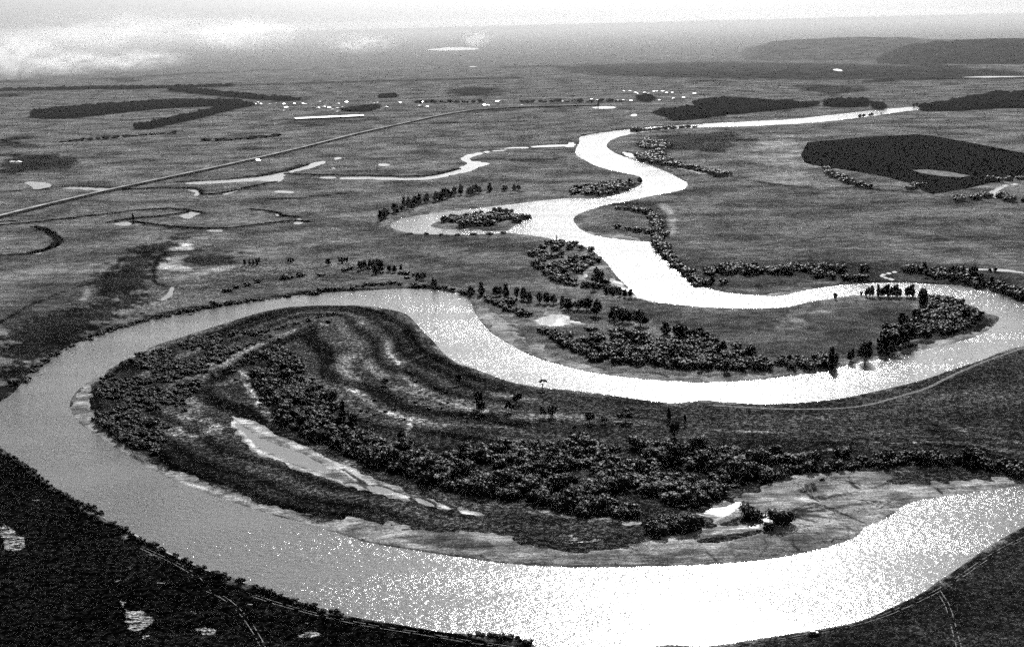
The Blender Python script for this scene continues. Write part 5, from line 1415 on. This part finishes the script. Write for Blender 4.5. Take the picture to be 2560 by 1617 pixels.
for x, y, s in [(75, 200, 2), (118, 180, 1), (147, 200, 2), (265, 203, 1), (347, 192, 1), (425, 200, 0), (450, 242, 2), (440, 280, 1), (550, 197, 2), (655, 196, 0), (702, 202, 2), (845, 248, 2), (878, 173, 2), (915, 235, 0), (938, 220, 0), (968, 246, 2), (1022, 268, 0), (1090, 250, 2), (1085, 195, 1), (1085, 293, 1), (1147, 237, 0), (1178, 178, 2), (1570, 183, 0), (1668, 235, 0), (1823, 182, 0), (2087, 175, 0), (2075, 222, 2), (2152, 235, 2), (1530, 190, 1)]:
    house('v', x, y, s, 'small bright-roofed house of the village beside the plantation', 'houses beside the plantation')
for x, y, s in [(1480, 170, 0), (1580, 170, 0), (1710, 168, 1), (1750, 165, 1), (1930, 145, 2), (1985, 155, 1), (2250, 160, 0), (2310, 155, 0), (2385, 160, 0), (620, 215, 2), (770, 175, 2), (810, 165, 2), (670, 215, 1), (1090, 215, 1)]:
    house('y', x, y, s, 'small bright-roofed house along the village street behind the pond', 'houses behind the pond')
for x, y, s in [(375, 140, 0), (455, 140, 0), (515, 160, 2), (540, 170, 1), (635, 160, 2), (685, 170, 1), (755, 145, 2), (790, 145, 2), (860, 143, 2), (975, 160, 0), (1243, 172, 2), (990, 230, 2), (1092, 220, 2), (820, 250, 1), (905, 160, 0)]:
    house('u', x, y, s, 'small bright-roofed house of the hamlet next to the dark wood', 'houses next to the dark wood')
for x, y in [(95, 72), (125, 74)]:
    house('C', x, y, 2, 'white house in the dark hollow beside the marsh', 'houses in the dark hollow')
# long barn
a, b = G('v', [565, 392])[0], G('v', [1385, 354])[0]
Lb = float(np.linalg.norm(b - a))
gv = gable(Lb, 15, 4.5, 0.3, 0.8)
e = empty('long_barn', ((a[0] + b[0]) / 2, (a[1] + b[1]) / 2, 0), math.atan2(b[1] - a[1], b[0] - a[0]))
obj('wall', mesh_poly('wall', gv[0], gv[1], M['plough']), e)
obj('roof', mesh_poly('roof', gv[2], gv[3], M['roof']), e)
tag(e, 'very long low barn with a pale roof in the meadow before the village', 'barn')
e2 = G('C', [1722, 68])[0]
gv = gable(8, 7, 2.5, 0.6)
e = empty('field_hut', (e2[0], e2[1], 0), 1.2)
obj('wall', mesh_poly('wall', gv[0], gv[1], M['wall']), e)
obj('roof', mesh_poly('roof', gv[2], gv[3], M['roof']), e)
tag(e, 'tiny white hut beside the causeway road', 'hut')


# ------------------------------------------------------------------ small things
def box(x0, x1, y0, y1, z0, z1, tx=0.0, ty=0.0):
    V = [(x0, y0, z0), (x1, y0, z0), (x1, y1, z0), (x0, y1, z0), (x0 + tx, y0 + ty, z1), (x1 - tx, y0 + ty, z1), (x1 - tx, y1 - ty, z1), (x0 + tx, y1 - ty, z1)]
    return np.array(V, float), np.array([(3, 2, 1, 0), (4, 5, 6, 7), (0, 1, 5, 4), (1, 2, 6, 5), (2, 3, 7, 6), (3, 0, 4, 7)])


P = ground([[2034, 1586]])[0]
e = empty('parked_car', (P[0], P[1], float(zland([P])[0]) + 0.02), RAD(9))
obj('body', mesh_np('body', *join([box(-2.0, 2.0, -0.85, 0.85, 0.35, 0.72), box(-1.98, 1.98, -0.83, 0.83, 0.721, 0.95, 0.12, 0.06)]), M['paint']), e)
cb = obj('cabin', mesh_np('cabin', *box(-1.5, 0.95, -0.78, 0.78, 0.951, 1.48, 0.3, 0.12), M['glass']), e)
obj('roof', mesh_np('roof', *box(-1.22, 0.68, -0.68, 0.68, 1.481, 1.56, 0.06, 0.06), M['white_paint']), e)
obj('bonnet', mesh_np('bonnet', *box(1.0, 1.85, -0.72, 0.72, 0.952, 0.985, 0.05, 0.05), M['white_paint']), e)
for sx in (-1.25, 1.25):
    for sy in (-0.78, 0.78):
        t = np.linspace(0, 2 * math.pi, 17)[:-1]
        V = [(sx + 0.34 * math.cos(q_), sy + d_, 0.34 + 0.34 * math.sin(q_)) for d_ in (-0.1, 0.1) for q_ in t]
        F = [(i, (i + 1) % 16, 16 + (i + 1) % 16, 16 + i) for i in range(16)] + [tuple(range(16))[::-1], tuple(range(16, 32))]
        obj('wheel', mesh_poly('wheel', V, F, M['rubber']), e)
for sy in (-0.6, 0.6):
    obj('headlight', mesh_np('headlight', *box(2.001, 2.03, sy - 0.13, sy + 0.13, 0.58, 0.7), M['glass']), e)
tag(e, 'dark car with a pale roof parked on the edge of the black grass bank', 'car')

# small boat
P = G('S', [476, 787], Z_RIVER)[0]
st = np.linspace(-1, 1, 11)
V, F = [], []
for s in st:
    hw = 0.62 * (1 - abs(s) ** 2.4) + 0.03
    sh = 0.14 * s * s
    V += [(s * 1.9, -hw, 0.42 + sh), (s * 1.9, -hw * 0.7, 0.02 + sh * .5), (s * 1.9, 0, -0.1 + sh * .5), (s * 1.9, hw * 0.7, 0.02 + sh * .5), (s * 1.9, hw, 0.42 + sh)]
for i in range(10):
    for j in range(4):
        F.append((i * 5 + j, (i + 1) * 5 + j, (i + 1) * 5 + j + 1, i * 5 + j + 1))
e = empty('rowing_boat', (P[0], P[1], Z_RIVER), RAD(25))
h_ = obj('hull', mesh_np('hull', V, F, M['boat']), e)
for sx in (-0.8, 0.1, 0.9):
    obj('thwart', mesh_np('thwart', *box(sx - 0.12, sx + 0.12, -0.5, 0.5, 0.26, 0.3), M['boat']), e)
tag(e, 'tiny dark rowing boat on the grey water below the steep bank', 'boat')

# bleached log on the black grass bank
P = ground([[625, 1512]])[0]
V, F = join([tube([(-1.3, 0.3, 0.12), (-0.5, 0.15, 0.16), (0.4, -0.1, 0.22), (1.0, -0.25, 0.28), (1.3, -0.3, 0.25)], [0.12, 0.17, 0.22, 0.38, 0.3], 9), tube([(0.1, 0, 0.2), (0.3, 0.4, 0.5), (0.35, 0.7, 0.6)], [0.1, 0.06, 0.03])])
tag(obj('bleached_log', mesh_np('bleached_log', V, F, M['dead']), None, (P[0], P[1], 0.05), RAD(-20)), 'white bleached log lying in the black grass near the bank', 'log')

# stranded stump and driftwood on the silt


def drift(seed, L):
    r = np.random.default_rng(seed)
    parts = []

    def grow(p, d, ln, rad, lv):
        pts = [p]; n = 5
        for i in range(n):
            d = d + r.normal(size=3) * np.array([0.25, 0.25, 0.08]); d /= np.linalg.norm(d)
            p = p + d * ln / n
            p[2] = max(p[2], 0.03 + 0.0 * lv)
            pts.append(p.copy())
            if lv < 2 and i > 0 and r.random() < 0.7:
                s = r.choice([-1, 1]) * r.uniform(0.4, 0.9)
                d2 = np.array([d[0] * math.cos(s) - d[1] * math.sin(s), d[0] * math.sin(s) + d[1] * math.cos(s), d[2] + r.uniform(0, 0.25)])
                grow(p.copy(), d2, ln * 0.5, rad * 0.55, lv + 1)
        parts.append(tube(pts, np.linspace(rad, rad * 0.3, len(pts)), 5))
    grow(np.array([-L / 2, 0, 0.15]), np.array([1.0, 0, 0.02]), L, 0.2, 0)
    return join(parts)


DM = [mesh_np('driftwood', *drift(s, L), M['drift']) for s, L in ((1, 9), (2, 12), (3, 7), (4, 14))]
spots = [('J', 400, 570), ('J', 500, 590), ('J', 620, 590), ('J', 720, 585), ('J', 800, 600), ('J', 1230, 660), ('J', 1270, 680), ('J', 1310, 665), ('J', 1370, 680), ('J', 1440, 690), ('J', 985, 760), ('J', 1560, 690), ('J', 1880, 710), ('J', 1950, 700), ('J', 2020, 690)]
for i, (t, x, y) in enumerate(spots):
    P = G(t, [x, y])[0]
    o = obj('driftwood', DM[i % 4], None, (P[0], P[1], float(zland([P])[0]) + 0.02), -0.2 + (i * 1.7) % 1.3 if x < 1200 else -0.9 + 0.3 * math.sin(i))
    tag(o, 'dark tangled driftwood branch stranded on the pale silt of the silty shore', 'driftwood', 'driftwood on the silty shore')
spots = [('K', 960, 310, 1.1), ('K', 1170, 470, -0.5), ('K', 1430, 410, -0.4), ('K', 1500, 440, 0.4), ('K', 1250, 270, 1.9), ('K', 1100, 640, 1.6), ('K', 950, 370, 2.0)]
for i, (t, x, y, a) in enumerate(spots):
    P = G(t, [x, y])[0]
    o = obj('driftwood', DM[(i + 1) % 4], None, (P[0], P[1], float(zland([P])[0]) + 0.02), a, (1.5, 1.5, 1.0))
    tag(o, 'long dark branch stranded on the broad sand flat', 'driftwood', 'branches on the broad sand flat')
P = G('K', [1057, 268])[0]
V, F = join([tube([(-1.4, 0, 0.3), (-0.5, 0.1, 0.5), (0.5, 0, 0.55), (1.3, -0.2, 0.4)], [0.35, 0.5, 0.6, 0.45], 8)] + [tube([(1.1, -0.1, 0.4), (1.6, 0.5 * s, 0.5 + 0.3 * abs(s)), (1.9, 0.9 * s, 0.6)], [0.2, 0.12, 0.05], 5) for s in (-1, -0.3, 0.6, 1.1)])
tag(obj('tree_stump', mesh_np('tree_stump', V, F, M['drift']), None, (P[0], P[1], float(zland([P])[0])), 0.3), 'dark stranded stump with roots alone on the pale sand', 'stump')

# ------------------------------------------------------------------ smoke and haze


def smoke(name, base_px, dist, size, dens, label, seed):
    p = np.array([[base_px[0], base_px[1]]], float)
    d = (np.array([(p[0, 0] - PW / 2) / FPX, (PH / 2 - p[0, 1]) / FPX, -1.0]) @ CMn.T)
    d = d / math.hypot(d[0], d[1])
    c = np.array([0, 0, CAM_H]) + d * dist
    a = N(name + '_air')
    tc = a.n('TexCoord').outputs['Object']
    ln = a.n('VectorMath', operation='LENGTH'); a.put(ln.inputs[0], tc)
    fall = a.ramp(ln.outputs['Value'], 0.0, 0.97, 1.0, 0.0)
    nz = a.noise(a.mapping(tc, (1.0, 1.0, 1.0)), 1.7 + 0.15 * seed, 3, 0.55, 1.0)
    f = a.math('MULTIPLY', a.math('MULTIPLY', fall, a.ramp(nz, 0.36, 0.8)), dens * 0.6)
    v = a.n('VolumePrincipled')
    v.inputs['Color'].default_value = (0.95, 0.95, 0.95, 1)
    v.inputs['Anisotropy'].default_value = 0.45
    a.put(v.inputs['Density'], f)
    o = obj(name, mesh_np(name, ICO3[0], ICO3[1], a.out(None, v.outputs[0])), None, tuple(c), 0, size)
    return tag(o, label, 'smoke', kind='stuff')


for args in [
    ((40, 140), 8400, (300, 400, 170), 0.016, 'dense white smoke rising from the burning plain at the edge of the haze', 1),
    ((170, 155), 8800, (330, 400, 110), 0.012, 'second white smoke plume beside the dense one', 6),
    ((330, 150), 9000, (420, 500, 90), 0.008, 'low white smoke creeping over the far fields beside the plumes', 5),
    ((300, 80), 10500, (1000, 700, 200), 0.0032, 'thin grey smoke drifting up over the shelter belts', 2),
    ((600, 85), 11500, (560, 600, 170), 0.008, 'veil of smoke dissolving into the bright horizon', 3),
    ((900, 110), 12500, (420, 500, 110), 0.005, 'faint wisp of smoke between the veil and the far lake', 7),
    ((1190, 100), 15500, (200, 260, 120), 0.014, 'small white smoke plume beside the far lake', 4),
]:
    smoke('smoke', *args)

a = N('smoke_bank_air')  # extra haze layer, added to pale the far plain
v = a.n('VolumePrincipled')
v.inputs['Color'].default_value = (0.5, 0.5, 0.5, 1)
v.inputs['Density'].default_value = 6.5e-5
v.inputs['Anisotropy'].default_value = 0.25
tag(obj('smoke', mesh_np('smoke', *box(-61000, 61000, 6000, 61000, -4.5, 215), a.out(None, v.outputs[0]))), 'added second haze layer lying over the far plain', 'smoke', kind='stuff')

a = N('haze_air')
v = a.n('VolumePrincipled')
v.inputs['Color'].default_value = (0.9, 0.9, 0.9, 1)
v.inputs['Density'].default_value = 0.8e-5
v.inputs['Anisotropy'].default_value = 0.25
hm = mesh_np('haze', *box(-62000, 62000, -62000, 62000, -5.5, 420), a.out(None, v.outputs[0]))
tag(obj('haze', hm), 'pale even haze filling the air over the whole plain', 'haze', kind='stuff')
